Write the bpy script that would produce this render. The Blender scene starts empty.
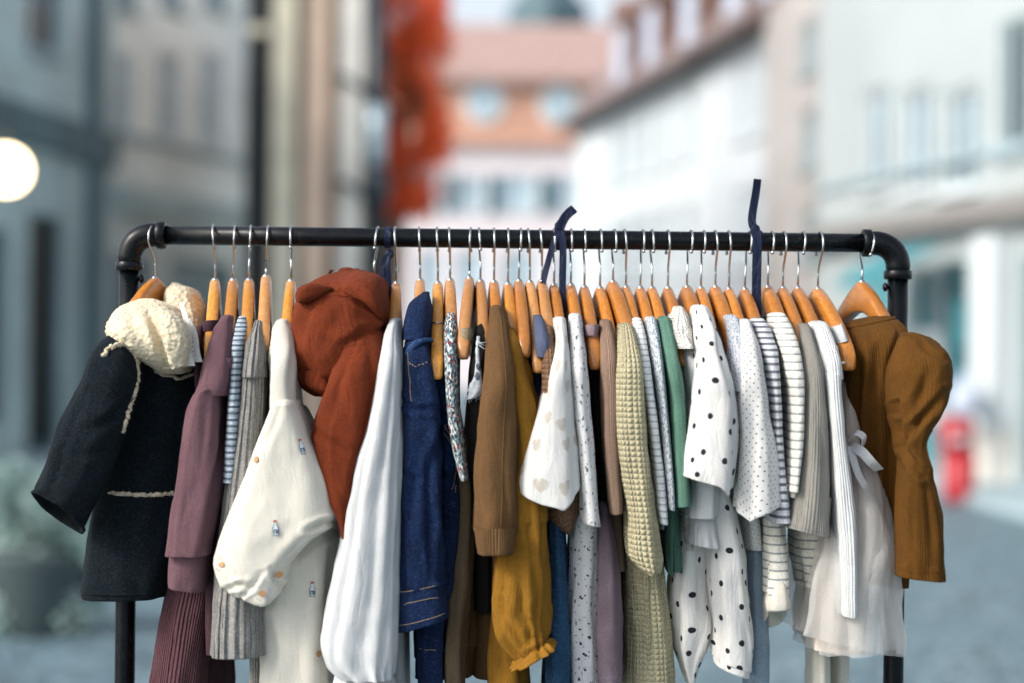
import bpy, bmesh, math, random
from mathutils import Vector, Matrix, noise
R = math.radians
sc = bpy.context.scene
COL = sc.collection
FOC = 60.0; FPX = FOC / 36 * 1024; D0 = 2.39; CZ = 1.45; ROLL = R(0.65)

def P(px, py, Y=0.0):
    u = (px - 512) / FPX; v = (341.5 - py) / FPX
    c, s = math.cos(ROLL), math.sin(ROLL)
    d = Y + D0
    return Vector(((u * c - v * s) * d, Y, CZ + (u * s + v * c) * d))
def proj(p):
    d = p.y + D0; x = p.x / d; z = (p.z - CZ) / d
    c, s = math.cos(ROLL), math.sin(ROLL)
    return 512 + (x * c + z * s) * FPX, 341.5 - (-x * s + z * c) * FPX

# ------------------------------------------------------------------ objects
def thing(name, label, cat, loc=(0, 0, 0), group=None):
    o = bpy.data.objects.new(name, None); COL.objects.link(o)
    o.location = loc; o.empty_display_size = .05
    o['label'] = label; o['category'] = cat
    if group: o['group'] = group
    return o
def root_loc(o):
    v = Vector((0, 0, 0))
    while o is not None:
        v += o.location; o = o.parent
    return v
def mesh_obj(name, verts, faces, mats, parent=None, uvs=None, fm=None, smooth=True, label=None):
    base = root_loc(parent)
    me = bpy.data.meshes.new(name)
    me.from_pydata([tuple(Vector(v) - base) for v in verts], [], faces)
    if not isinstance(mats, (list, tuple)): mats = [mats]
    for m in mats: me.materials.append(m)
    if fm: me.polygons.foreach_set('material_index', fm)
    me.polygons.foreach_set('use_smooth', [smooth] * len(me.polygons))
    if uvs:
        uvl = me.uv_layers.new(name='UVMap')
        flat = []
        for lp in uvs:
            for uv in lp: flat += [uv[0], uv[1]]
        uvl.data.foreach_set('uv', flat)
    me.update()
    o = bpy.data.objects.new(name, me); COL.objects.link(o)
    if parent is not None: o.parent = parent
    if label: o['label'] = label
    return o
class MB:
    def __init__(s): s.v = []; s.f = []
    def add(s, v, f):
        b = len(s.v); s.v += [Vector(x) for x in v]; s.f += [tuple(b + i for i in q) for q in f]
    def box(s, c, d, M=None):
        c = Vector(c); vs = [Vector((x * d[0] / 2, y * d[1] / 2, z * d[2] / 2)) for x in (-1, 1) for y in (-1, 1) for z in (-1, 1)]
        if M is not None: vs = [M @ v for v in vs]
        s.add([c + v for v in vs], [(0, 1, 3, 2), (4, 6, 7, 5), (0, 4, 5, 1), (2, 3, 7, 6), (0, 2, 6, 4), (1, 5, 7, 3)])
    def tube(s, pts, r, n=10, cap=True):
        pts = [Vector(p) for p in pts]; m = len(pts)
        rr = r if isinstance(r, (list, tuple)) else [r] * m
        up = None; rings = []
        for i in range(m):
            t = (pts[min(i + 1, m - 1)] - pts[max(i - 1, 0)])
            if t.length < 1e-9: t = Vector((0, 0, 1))
            t.normalize()
            if up is None:
                up = t.cross(Vector((0, 1, 0)) if abs(t.y) < .9 else Vector((1, 0, 0))).normalized()
            up = (up - t * up.dot(t)).normalized(); w = t.cross(up)
            rings.append([pts[i] + (up * math.cos(a) + w * math.sin(a)) * rr[i] for a in [2 * math.pi * k / n for k in range(n)]])
        vs = [p for rg in rings for p in rg]; fs = []
        for i in range(m - 1):
            for k in range(n):
                k2 = (k + 1) % n
                fs.append((i * n + k, i * n + k2, (i + 1) * n + k2, (i + 1) * n + k))
        if cap:
            fs.append(tuple(range(n - 1, -1, -1))); fs.append(tuple((m - 1) * n + k for k in range(n)))
        s.add(vs, fs)
    def build(s, name, m, parent=None, smooth=True, label=None):
        return mesh_obj(name, s.v, s.f, m, parent, smooth=smooth, label=label)
def catmull(pts, t):
    n = len(pts) - 1
    x = t * n; i = min(int(x), n - 1); f = x - i
    p0 = pts[max(i - 1, 0)]; p1 = pts[i]; p2 = pts[i + 1]; p3 = pts[min(i + 2, n)]
    return [0.5 * (2 * b + (c - a) * f + (2 * a - 5 * b + 4 * c - d) * f * f + (-a + 3 * b - 3 * c + d) * f ** 3) for a, b, c, d in zip(p0, p1, p2, p3)]
def interp(tab, x):
    if x <= tab[0][0]: return tab[0][1]
    for (a, va), (b, vb) in zip(tab, tab[1:]):
        if x <= b: return va + (vb - va) * (x - a) / (b - a)
    return tab[-1][1]

# ------------------------------------------------------------------ materials
def lin(h):
    h = h.lstrip('#'); o = []
    for i in (0, 2, 4):
        c = int(h[i:i + 2], 16) / 255
        o.append(c / 12.92 if c <= .04045 else ((c + .055) / 1.055) ** 2.4)
    return (o[0], o[1], o[2], 1)
class G:
    def __init__(s, name):
        s.m = bpy.data.materials.new(name); s.m.use_nodes = True
        s.t = s.m.node_tree; s.b = s.t.nodes['Principled BSDF']; s.out = s.t.nodes['Material Output']
    def n(s, typ, ins=None, **kw):
        nd = s.t.nodes.new(typ)
        for k, v in kw.items(): setattr(nd, k, v)
        for k, v in (ins or {}).items():
            if isinstance(v, bpy.types.NodeSocket): s.t.links.new(v, nd.inputs[k])
            else: nd.inputs[k].default_value = v
        return nd
    def math(s, op, a, b=None, c=None, clamp=False):
        ins = {0: a}
        if b is not None: ins[1] = b
        if c is not None: ins[2] = c
        nd = s.n('ShaderNodeMath', ins, operation=op); nd.use_clamp = clamp
        return nd.outputs[0]
    def mix(s, f, a, b, blend='MIX'):
        nd = s.n('ShaderNodeMix', data_type='RGBA', blend_type=blend)
        for k, v in ((0, f), (6, a), (7, b)):
            if isinstance(v, bpy.types.NodeSocket): s.t.links.new(v, nd.inputs[k])
            else: nd.inputs[k].default_value = v
        return nd.outputs[2]
    def link(s, a, b): s.t.links.new(a, b)
    def ss(s, x, lo, hi):
        nd = s.n('ShaderNodeMapRange', {0: x, 1: lo, 2: hi}, interpolation_type='SMOOTHSTEP'); return nd.outputs[0]
def plain(name, h, rough=.6, metal=0, var=.12, scale=20, bump=0, coat=0, emit=0, spec=.5):
    g = G(name); c = lin(h)
    tc = g.n('ShaderNodeTexCoord')
    nz = g.n('ShaderNodeTexNoise', {'Vector': tc.outputs['Object'], 'Scale': scale, 'Detail': 5.0})
    d = tuple(x * (1 - var) for x in c[:3]) + (1,); l = tuple(min(1, x * (1 + var)) for x in c[:3]) + (1,)
    g.link(g.mix(g.ss(nz.outputs[0], .3, .7), d, l), g.b.inputs['Base Color'])
    g.b.inputs['Roughness'].default_value = rough; g.b.inputs['Metallic'].default_value = metal
    g.b.inputs['Coat Weight'].default_value = coat; g.b.inputs['Specular IOR Level'].default_value = spec
    if bump:
        bp = g.n('ShaderNodeBump', {'Height': nz.outputs[0], 'Distance': bump, 'Strength': 1.0}); g.link(bp.outputs[0], g.b.inputs['Normal'])
    if emit:
        g.b.inputs['Emission Color'].default_value = c; g.b.inputs['Emission Strength'].default_value = emit
    return g.m

def fabric(name, h, knit='weave', p=.004, depth=.0006, rough=.92, sheen=.25, pat=None, mel=.10, melc=None, thin=0, wrk=.0028):
    """cloth: UV is in metres (u around, v along the piece)"""
    g = G(name); base = lin(h)
    uv = g.n('ShaderNodeUVMap').outputs[0]
    tc = g.n('ShaderNodeTexCoord').outputs['Object']
    sep = g.n('ShaderNodeSeparateXYZ', {0: uv}); U, V = sep.outputs[0], sep.outputs[1]
    fine = g.n('ShaderNodeTexNoise', {'Vector': tc, 'Scale': 520.0, 'Detail': 3.0}).outputs[0]
    mid = g.n('ShaderNodeTexNoise', {'Vector': tc, 'Scale': 38.0, 'Detail': 5.0}).outputs[0]
    k = 2 * math.pi / p
    col = base
    H = g.math('MULTIPLY', fine, .35)
    if knit == 'rib':
        w = g.math('SINE', g.math('MULTIPLY', U, k)); H = g.math('ADD', H, w)
    elif knit == 'cable':
        a = g.math('SINE', g.math('MULTIPLY', U, k)); b = g.math('SINE', g.math('MULTIPLY', V, k * 1.1))
        H = g.math('ADD', H, g.math('ADD', a, g.math('MULTIPLY', b, .45)))
    elif knit == 'hrib':
        w = g.math('SINE', g.math('MULTIPLY', V, k)); H = g.math('ADD', H, w)
    elif knit == 'waffle':
        a = g.math('ABSOLUTE', g.math('SINE', g.math('MULTIPLY', U, k / 2))); b = g.math('ABSOLUTE', g.math('SINE', g.math('MULTIPLY', V, k / 2)))
        w = g.math('SUBTRACT', 1.0, g.math('POWER', g.math('MULTIPLY', a, b), .8))
        H = g.math('ADD', H, g.math('MULTIPLY', w, 2.0))
    elif knit == 'sherpa':
        vo = g.n('ShaderNodeTexVoronoi', {'Vector': tc, 'Scale': 210.0}, feature='SMOOTH_F1').outputs[0]
        H = g.math('ADD', H, g.math('MULTIPLY', vo, -2.5))
    elif knit == 'felt':
        n2 = g.n('ShaderNodeTexNoise', {'Vector': tc, 'Scale': 260.0, 'Detail': 6.0, 'Roughness': .7}).outputs[0]
        H = g.math('ADD', H, g.math('MULTIPLY', n2, 2.2))
    elif knit == 'denim':
        w = g.math('SINE', g.math('MULTIPLY', g.math('ADD', U, V), 2 * math.pi / .0016)); H = g.math('ADD', H, g.math('MULTIPLY', w, .5))
    elif knit == 'crinkle':
        n2 = g.n('ShaderNodeTexNoise', {'Vector': g.n('ShaderNodeMapping', {0: tc, 3: (60, 60, 190)}).outputs[0], 'Scale': 1.6, 'Detail': 3.0}).outputs[0]
        H = g.math('ADD', H, g.math('MULTIPLY', n2, 4.0))
    else:
        w = g.math('MULTIPLY', g.math('SINE', g.math('MULTIPLY', U, 2 * math.pi / .0018)), g.math('SINE', g.math('MULTIPLY', V, 2 * math.pi / .0018)))
        H = g.math('ADD', H, g.math('MULTIPLY', w, .4))
    if pat:
        t = pat[0]
        if t == 'stripe':      # (colour, period, share)
            for cc, per, sh, ph in pat[1:]:
                wv = g.math('FRACT', g.math('ADD', g.math('DIVIDE', V, per), ph))
                m = g.math('MULTIPLY', g.ss(wv, .02, .10), g.math('SUBTRACT', 1.0, g.ss(wv, sh, sh + .08)))
                col = g.mix(m, col, lin(cc))
        elif t == 'dots':      # colour, cell, radius, randomness
            _, cc, cell, rad, rnd = pat
            sv = g.n('ShaderNodeMapping', {0: uv, 2: (0, 0, R(38)), 3: (1 / cell, 1 / cell, 1)}).outputs[0]
            d = g.n('ShaderNodeTexVoronoi', {'Vector': sv, 'Scale': 1.0, 'Randomness': rnd}, voronoi_dimensions='2D').outputs[0]
            r = rad / cell
            col = g.mix(g.math('SUBTRACT', 1.0, g.ss(d, r * .85, r * 1.1)), col, lin(cc))
        elif t == 'flecks':    # list of (colour, cell, radius), ragged blossoms
            for cc, cell, rad in pat[1:]:
                nn = g.n('ShaderNodeTexNoise', {'Vector': uv, 'Scale': 1.6 / cell, 'Detail': 2.0})
                off = g.n('ShaderNodeVectorMath', {0: nn.outputs[1], 1: (cell * .9,) * 3}, operation='MULTIPLY').outputs[0]
                sv = g.n('ShaderNodeVectorMath', {0: uv, 1: off}, operation='ADD').outputs[0]
                d = g.n('ShaderNodeTexVoronoi', {'Vector': sv, 'Scale': 1 / cell, 'Randomness': 1.0}, voronoi_dimensions='2D').outputs[0]
                r = rad / cell
                col = g.mix(g.math('SUBTRACT', 1.0, g.ss(d, r * .8, r * 1.2)), col, lin(cc))
        elif t == 'hearts':
            _, cc, cell, size = pat
            sv = g.n('ShaderNodeMapping', {0: uv, 3: (1 / cell, 1 / cell, 1)}).outputs[0]
            vo = g.n('ShaderNodeTexVoronoi', {'Vector': sv, 'Scale': 1.0, 'Randomness': .55}, voronoi_dimensions='2D')
            dl = g.n('ShaderNodeVectorMath', {0: sv, 1: vo.outputs['Position']}, operation='SUBTRACT').outputs[0]
            rt = g.n('ShaderNodeMapping', {0: dl, 2: (0, 0, R(15)), 3: (cell / size,) * 3}).outputs[0]
            s2 = g.n('ShaderNodeSeparateXYZ', {0: rt}); x = s2.outputs[0]; y = g.math('MULTIPLY', s2.outputs[1], -1.0)
            x2 = g.math('MULTIPLY', x, x); y2 = g.math('MULTIPLY', y, y)
            q = g.math('SUBTRACT', g.math('ADD', x2, y2), 1.0); q3 = g.math('MULTIPLY', g.math('MULTIPLY', q, q), q)
            hh = g.math('SUBTRACT', q3, g.math('MULTIPLY', x2, g.math('MULTIPLY', y2, y)))
            col = g.mix(g.math('SUBTRACT', 1.0, g.ss(hh, -.08, .06)), col, lin(cc))
    v0 = g.mix(g.ss(mid, .25, .75), (1 - mel, 1 - mel, 1 - mel, 1), (1 + mel * .5,) * 3 + (1,))
    c2 = g.mix(1.0, col, v0, 'MULTIPLY')
    f0 = g.mix(g.ss(fine, .3, .7), (1 - mel * 1.6,) * 3 + (1,), (1 + mel,) * 3 + (1,))
    c3 = g.mix(1.0, c2, f0, 'MULTIPLY')
    if melc:
        n3 = g.n('ShaderNodeTexNoise', {'Vector': tc, 'Scale': 330.0, 'Detail': 4.0}).outputs[0]
        c3 = g.mix(g.math('MULTIPLY', g.ss(n3, .52, .66), melc[1]), c3, lin(melc[0]))
    g.link(c3, g.b.inputs['Base Color'])
    g.b.inputs['Roughness'].default_value = rough
    g.b.inputs['Sheen Weight'].default_value = sheen; g.b.inputs['Sheen Roughness'].default_value = .45
    g.link(c3, g.b.inputs['Sheen Tint'])
    g.b.inputs['Specular IOR Level'].default_value = .25
    wr = g.n('ShaderNodeTexNoise', {'Vector': g.n('ShaderNodeMapping', {0: tc, 2: (0, R(14), 0), 3: (30, 30, 8.5)}).outputs[0], 'Scale': 1.0, 'Detail': 4.0, 'Roughness': .55, 'Distortion': .9}).outputs[0]
    wr = g.math('POWER', g.math('ABSOLUTE', g.math('SUBTRACT', g.math('MULTIPLY', wr, 2.0), 1.0)), .7)
    wb = g.n('ShaderNodeBump', {'Height': wr, 'Distance': wrk, 'Strength': 1.0})
    bp = g.n('ShaderNodeBump', {'Height': H, 'Distance': depth, 'Strength': .9, 'Normal': wb.outputs[0]}); g.link(bp.outputs[0], g.b.inputs['Normal'])
    if thin:
        tr = g.n('ShaderNodeBsdfTransparent'); tl = g.n('ShaderNodeBsdfTranslucent', {'Color': c3})
        m1 = g.n('ShaderNodeMixShader', {0: .4, 1: g.b.outputs[0], 2: tl.outputs[0]})
        m2 = g.n('ShaderNodeMixShader', {0: thin, 1: m1.outputs[0], 2: tr.outputs[0]})
        g.link(m2.outputs[0], g.out.inputs[0])
    return g.m

def wood(name, h1, h2, seed):
    g = G(name)
    tc = g.n('ShaderNodeTexCoord').outputs['Object']
    inf = g.n('ShaderNodeObjectInfo').outputs['Random']
    mp = g.n('ShaderNodeMapping', {0: tc, 3: (260, 9, 190)}).outputs[0]
    off = g.n('ShaderNodeVectorMath', {0: mp, 1: g.n('ShaderNodeCombineXYZ', {0: g.math('MULTIPLY', inf, 90.0), 1: seed}).outputs[0]}, operation='ADD').outputs[0]
    nz = g.n('ShaderNodeTexNoise', {'Vector': off, 'Scale': 1.0, 'Detail': 5.0, 'Distortion': .3}).outputs[0]
    c = g.mix(g.ss(nz, .1, .9), lin(h1), lin(h2))
    c = g.mix(g.math('MULTIPLY', inf, .6), c, lin('#8a5526'))
    g.link(c, g.b.inputs['Base Color']); g.b.inputs['Roughness'].default_value = .38
    g.b.inputs['Coat Weight'].default_value = .4; g.b.inputs['Coat Roughness'].default_value = .16
    bp = g.n('ShaderNodeBump', {'Height': nz, 'Distance': .0003, 'Strength': .5}); g.link(bp.outputs[0], g.b.inputs['Normal'])
    return g.m

# ------------------------------------------------------------------ cloth loft
FRONT = [(312, -.112), (340, -.164), (365, -.192), (400, -.196), (700, -.196)]
HD = [(312, .045), (340, .055), (365, .06), (400, .055), (470, .042), (700, .04)]
class Surf:
    def __init__(s, grid, n): s.g = grid; s.n = n; s.m = len(grid) - 1
    def __call__(s, t, u, off=0.0):
        x = min(max(t, 0), 1) * s.m; i = min(int(x), s.m - 1); f = x - i
        y = (u % 1) * s.n; j = int(y) % s.n; h = y - int(y); j2 = (j + 1) % s.n
        a, b, c, d = s.g[i][j], s.g[i][j2], s.g[i + 1][j], s.g[i + 1][j2]
        p = a * (1 - f) * (1 - h) + b * (1 - f) * h + c * f * (1 - h) + d * f * h
        if off:
            du = (b - a) * (1 - f) + (d - c) * f; dv = (c - a) * (1 - h) + (d - b) * h
            nn = du.cross(dv)
            if nn.length > 0:
                nn.normalize()
                cen = sum((q for q in s.g[i]), Vector()) / s.n
                if nn.dot(p - cen) < 0: nn = -nn
                p = p + nn * off
        return p
    def find(s, px, py):
        best = None
        for i in range(0, s.m + 1):
            for j in range(int(s.n * .22), int(s.n * .78) + 1):
                x, y = proj(s.g[i][j % s.n]); d = (x - px) ** 2 + (y - py) ** 2
                if best is None or d < best[0]: best = (d, i, j)
        _, i, j = best
        return i / s.m, j / s.n

def rowx(r, f, yshift=0):
    r = list(r)
    if len(r) == 3: xl, xr, y = r; yl = yr = y; cy = hd = None
    elif len(r) == 4: xl, yl, xr, yr = r; cy = hd = None
    elif len(r) == 5: xl, xr, y, cy, hd = r; yl = yr = y
    else: xl, yl, xr, yr, cy, hd = r
    ym = (yl + yr) / 2
    if hd is None: hd = interp(HD, ym)
    if cy is None: cy = interp(FRONT, ym) + hd
    return [xl, yl, xr, yr, cy - f, hd]

def loft(name, rows, mat, parent, f=0.0, A=.0026, W=.004, seed=1, n=40, step=3.2, e=.70, tz=0.0, skew=0.0,
         gath=None, lump=0, lumpf=150, top=True, inner=True, ks=(3, 5, 8), label=None, inmat=None, wf=(26, 26, 7), hem=.0012, hemp=None, creases=None, tzs=.7):
    R0 = [rowx(r, f) for r in rows]
    L = sum(math.hypot((a[0] + a[2] - b[0] - b[2]) / 2, (a[1] + a[3] - b[1] - b[3]) / 2) for a, b in zip(R0, R0[1:]))
    m = max(6, int(L / step))
    rnd = random.Random(seed)
    ph = [rnd.uniform(0, 6.28) for _ in range(6)]; tw = [rnd.uniform(-3.5, 3.5) for _ in range(6)]
    so = Vector((rnd.uniform(0, 50), rnd.uniform(0, 50), rnd.uniform(0, 50)))
    grid = []; vlen = [0]; prev = None; circ = 0
    def ring(r, t, sc_=1.0, dz=0.0):
        nonlocal circ
        Lp = P(r[0], r[1], r[4]); Rp = P(r[2], r[3], r[4])
        c = (Lp + Rp) / 2; a = (Rp - Lp) / 2; a = a * max(.7, 1 - .0022 / max(a.length, 1e-4)); hd = max(r[5], .003); al = max(a.length, 1e-4)
        w = max(0.0, min(1.0, (t - tzs) / (1 - tzs))); tzz = tz * w * w
        b = Vector((-skew * hd, hd, -tzz)); ah = a / al; bh = b.normalized()
        out = []
        ramp = .30 + .70 * min(1, t * 2.2)
        lim = min(1.0, al / .012); nz_t = noise.noise(Vector((t * 3.1, 0, 0)) + so)
        for j in range(n):
            th = math.pi / 2 + 2 * math.pi * j / n
            cs, sn = math.cos(th), math.sin(th)
            ce = math.copysign(abs(cs) ** e, cs); se = math.copysign(abs(sn) ** e, sn)
            p = c + (a * ce + b * se) * sc_
            nn = (ah * (cs / al) + bh * (sn / hd)).normalized()
            d = 0
            for q, k in enumerate(ks):
                aa = k * th + ph[q] + tw[q] * t + 1.2 * math.sin(2.1 * t + ph[q + 2]) + 1.1 * nz_t
                d += A * (.55, .40, .30)[min(q, 2)] * (.7 * math.sin(aa) + 1.1 * (2 * abs(math.sin(aa / 2 + 1)) ** .7 - 1.2 if k % 2 == 0 else 2 * abs(math.sin(aa)) ** .7 - 1.2))
            q = Vector((p.x * wf[0], p.y * wf[1], p.z * wf[2])) + so
            nv = noise.noise(q); d += W * (1 - 2.2 * abs(nv)) * .8
            q2 = Vector((p.x * 55, p.y * 55, p.z * 38)) + so
            d += W * .35 * noise.noise(q2)
            d *= ramp * lim
            if gath:
                for (g0, gw, ga, gk) in gath:
                    d += ga * math.exp(-((t - g0) / gw) ** 2) * math.sin(gk * th + 2.2 * math.sin(3 * th + ph[1]))
            if lump:
                q3 = p * lumpf + so
                d += lump * (1.5 * noise.noise(q3) + .8 * noise.noise(q3 * .45))
            if hemp and t > .35:
                w2 = ((t - .35) / .65) ** 2
                p = p - Vector((0, 0, interp(hemp, cs) * .0014 * w2))
            if creases and sn < .25:
                fx, fy = proj(p)
                for (cp, cd, cw) in creases:
                    bd = 1e9; bt = 0
                    for q in range(len(cp) - 1):
                        ax, ay = cp[q]; bx, by = cp[q + 1]; vx, vy = bx - ax, by - ay
                        h_ = max(0, min(1, ((fx - ax) * vx + (fy - ay) * vy) / (vx * vx + vy * vy)))
                        dd = math.hypot(fx - ax - vx * h_, fy - ay - vy * h_)
                        if dd < bd: bd = dd; bt = (q + h_) / (len(cp) - 1)
                    if bd < cw * 4:
                        tap = math.sin(math.pi * min(max(bt, .06), .94)) ** .5
                        d += cd * tap * (-math.exp(-(bd / cw) ** 1.5) + .55 * math.exp(-((bd - 2.0 * cw) / (.9 * cw)) ** 2))
            out.append(p + nn * d + Vector((0, 0, dz)))
        return out
    for i in range(m + 1):
        t = i / m
        r = catmull(R0, t)
        g_ = ring(r, t)
        grid.append(g_)
        c = sum(g_, Vector()) / n
        if prev is not None: vlen.append(vlen[-1] + (c - prev).length)
        prev = c
    circ = sum(sum((g_[j] - g_[(j + 1) % n]).length for j in range(n)) for g_ in grid) / len(grid)
    verts = [p for g_ in grid for p in g_]; faces = []; uvs = []
    for i in range(m):
        for j in range(n):
            j2 = (j + 1) % n
            faces.append((i * n + j, i * n + j2, (i + 1) * n + j2, (i + 1) * n + j))
            u0, u1 = j / n * circ, (j + 1) / n * circ
            uvs.append([(u0, vlen[i]), (u1, vlen[i]), (u1, vlen[i + 1]), (u0, vlen[i + 1])])
    def extra(g_, prev_idx, flip, v0, v1):
        b = len(verts); verts.extend(g_)
        for j in range(n):
            j2 = (j + 1) % n
            q = (prev_idx + j, prev_idx + j2, b + j2, b + j)
            faces.append(q[::-1] if flip else q)
            u0, u1 = j / n * circ, (j + 1) / n * circ
            l = [(u0, v0), (u1, v0), (u1, v1), (u0, v1)]
            uvs.append(l[::-1] if flip else l)
        return b
    def capf(idx, c, flip, v):
        b = len(verts); verts.append(c)
        for j in range(n):
            j2 = (j + 1) % n
            q = (idx + j, idx + j2, b); l = [(j / n * circ, v), ((j + 1) / n * circ, v), (j / n * circ, v)]
            faces.append(q[::-1] if flip else q); uvs.append(l[::-1] if flip else l)
    # top: rounded closing
    if top:
        c0 = sum(grid[0], Vector()) / n; up = (c0 - sum(grid[1], Vector()) / n).normalized()
        w0 = min((grid[0][n // 4] - grid[0][3 * n // 4]).length / 2, .012)
        i1 = extra([c0 + (p - c0) * .86 + up * w0 * .45 for p in grid[0]], 0, True, 0, -.004)
        i2 = extra([c0 + (p - c0) * .5 + up * w0 * .75 for p in grid[0]], i1, True, -.004, -.01)
        capf(i2, c0 + up * w0 * .8, True, -.012)
    nf_outer = len(faces)
    if inner:
        nf_outer += n
        g_ = grid[-1]; c0 = sum(g_, Vector()) / n; dn = (c0 - sum(grid[-3], Vector()) / n).normalized()
        b0 = m * n
        def shrink(p, k, up): 
            return c0 + (p - c0) * k - dn * up
        i1 = extra([shrink(p, .985, -hem) for p in g_], b0, False, vlen[-1], vlen[-1] + .001)
        i2 = extra([shrink(p, .92, 0) for p in g_], i1, False, vlen[-1], vlen[-1] + .003)
        dp = min(.09 if inmat else .05, vlen[-1] * .5)
        i3 = extra([shrink(p, .86, dp) for p in g_], i2, False, vlen[-1], vlen[-1] + dp)
        capf(i3, c0 - dn * dp, False, vlen[-1] + dp)
    o = mesh_obj(name, verts, faces, [mat, inmat] if inmat else mat, parent, uvs=uvs, label=label, fm=[0 if i < nf_outer + n else 1 for i in range(len(faces))] if inmat else None)
    return o, Surf(grid, n)

def seam(name, surf, pts, r, mat, parent, off=None, jitter=0, n=6, sub=14, seed=3):
    """thin raised line over a cloth surface through (t,u) points"""
    out = []; rr = []
    rnd = random.Random(seed)
    for k in range(sub * (len(pts) - 1) + 1):
        t, u = catmull([list(p) for p in pts], k / (sub * (len(pts) - 1)))
        out.append(surf(t, u, (r * .35 if off is None else off) + rnd.uniform(-jitter, jitter) * .5)); rr.append(r + rnd.uniform(-jitter, jitter))
    mb = MB(); mb.tube(out, rr, n); return mb.build(name, mat, parent)
def frame_at(surf, px, py):
    t, u = surf.find(px, py)
    p = surf(t, u, .0009)
    du = (surf(t, u + .02) - surf(t, u - .02)).normalized(); dv = (surf(min(1, t + .02), u) - surf(max(0, t - .02), u)).normalized()
    nn = du.cross(dv).normalized()
    if nn.y > 0: nn = -nn
    dv = nn.cross(du).normalized()
    if dv.z < 0: dv = -dv
    du = dv.cross(nn).normalized()
    return p, du, dv, nn
def on_surf(surf, t, u, polys, lift=.0007):
    """flat print shapes [(points in mm, ...)] laid on the cloth at (t,u)"""
def decal(name, surf, px, py, polys, mats, parent, ang=0.0):
    p, du, dv, nn = frame_at(surf, px, py)
    ca, sa = math.cos(ang), math.sin(ang)
    v = []; f = []; fm = []
    for k, (pts, mi) in enumerate(polys):
        b = len(v)
        for x, y in pts:
            x2, y2 = x * ca - y * sa, x * sa + y * ca
            v.append(p + du * x2 * .001 + dv * y2 * .001 + nn * .0003 * (k + 1))
        f.append(tuple(range(b, b + len(pts)))); fm.append(mi)
    return mesh_obj(name, v, f, mats, parent, fm=fm, smooth=False)
def button(surf, px, py, r, mat, parent, name='button'):
    p, du, dv, nn = frame_at(surf, px, py)
    v = []; n = 14
    for rad, h in ((r, -.001), (r, .0012), (r * .8, .0018), (r * .6, .0010), (0.0005, .0010)):
        for k in range(n):
            a = 2 * math.pi * k / n; v.append(p + (du * math.cos(a) + dv * math.sin(a)) * rad + nn * h)
    f = [(i * n + k, i * n + (k + 1) % n, (i + 1) * n + (k + 1) % n, (i + 1) * n + k) for i in range(4) for k in range(n)]
    return mesh_obj(name, v, f, mat, parent)

# ================================================================== rack
M = {}
g_ = G('black_pipe'); tc = g_.n('ShaderNodeTexCoord').outputs['Object']
n1 = g_.n('ShaderNodeTexNoise', {'Vector': tc, 'Scale': 34.0, 'Detail': 6.0, 'Roughness': .7}).outputs[0]; n2 = g_.n('ShaderNodeTexNoise', {'Vector': g_.n('ShaderNodeMapping', {0: tc, 3: (500, 60, 60)}).outputs[0], 'Scale': 1.0, 'Detail': 3.0}).outputs[0]
g_.link(g_.mix(g_.math('MULTIPLY', g_.ss(n2, .62, .75), .35), lin('#05090d'), lin('#3a4247')), g_.b.inputs['Base Color']); g_.link(g_.n('ShaderNodeMapRange', {0: n1, 1: .3, 2: .7, 3: .18, 4: .42}).outputs[0], g_.b.inputs['Roughness'])
g_.b.inputs['Specular IOR Level'].default_value = .25; g_.link(g_.n('ShaderNodeBump', {'Height': n1, 'Distance': .0004}).outputs[0], g_.b.inputs['Normal']); M['black'] = g_.m
M['steel'] = plain('hook_steel', '#b9bcbd', rough=.22, metal=1, var=.05)
M['rubber'] = plain('rubber', '#15171a', rough=.8)
RZ = P(512, 239).z; RR = .0133
XL = P(129.5, 260).x; XR = P(898, 262).x; ELB = .032
rack = thing('clothes_rack', 'black pipe clothes rail standing on the cobbled street and carrying all the hangers', 'clothes rack', (0, 0, 0))
mb = MB(); n = 24; mb.tube([(XL + ELB, 0, RZ), (XL * .5, 0, RZ), (0, 0, RZ), (XR * .5, 0, RZ), (XR - ELB, 0, RZ)], RR, 28); mb.build('rail', M['black'], rack)
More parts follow.
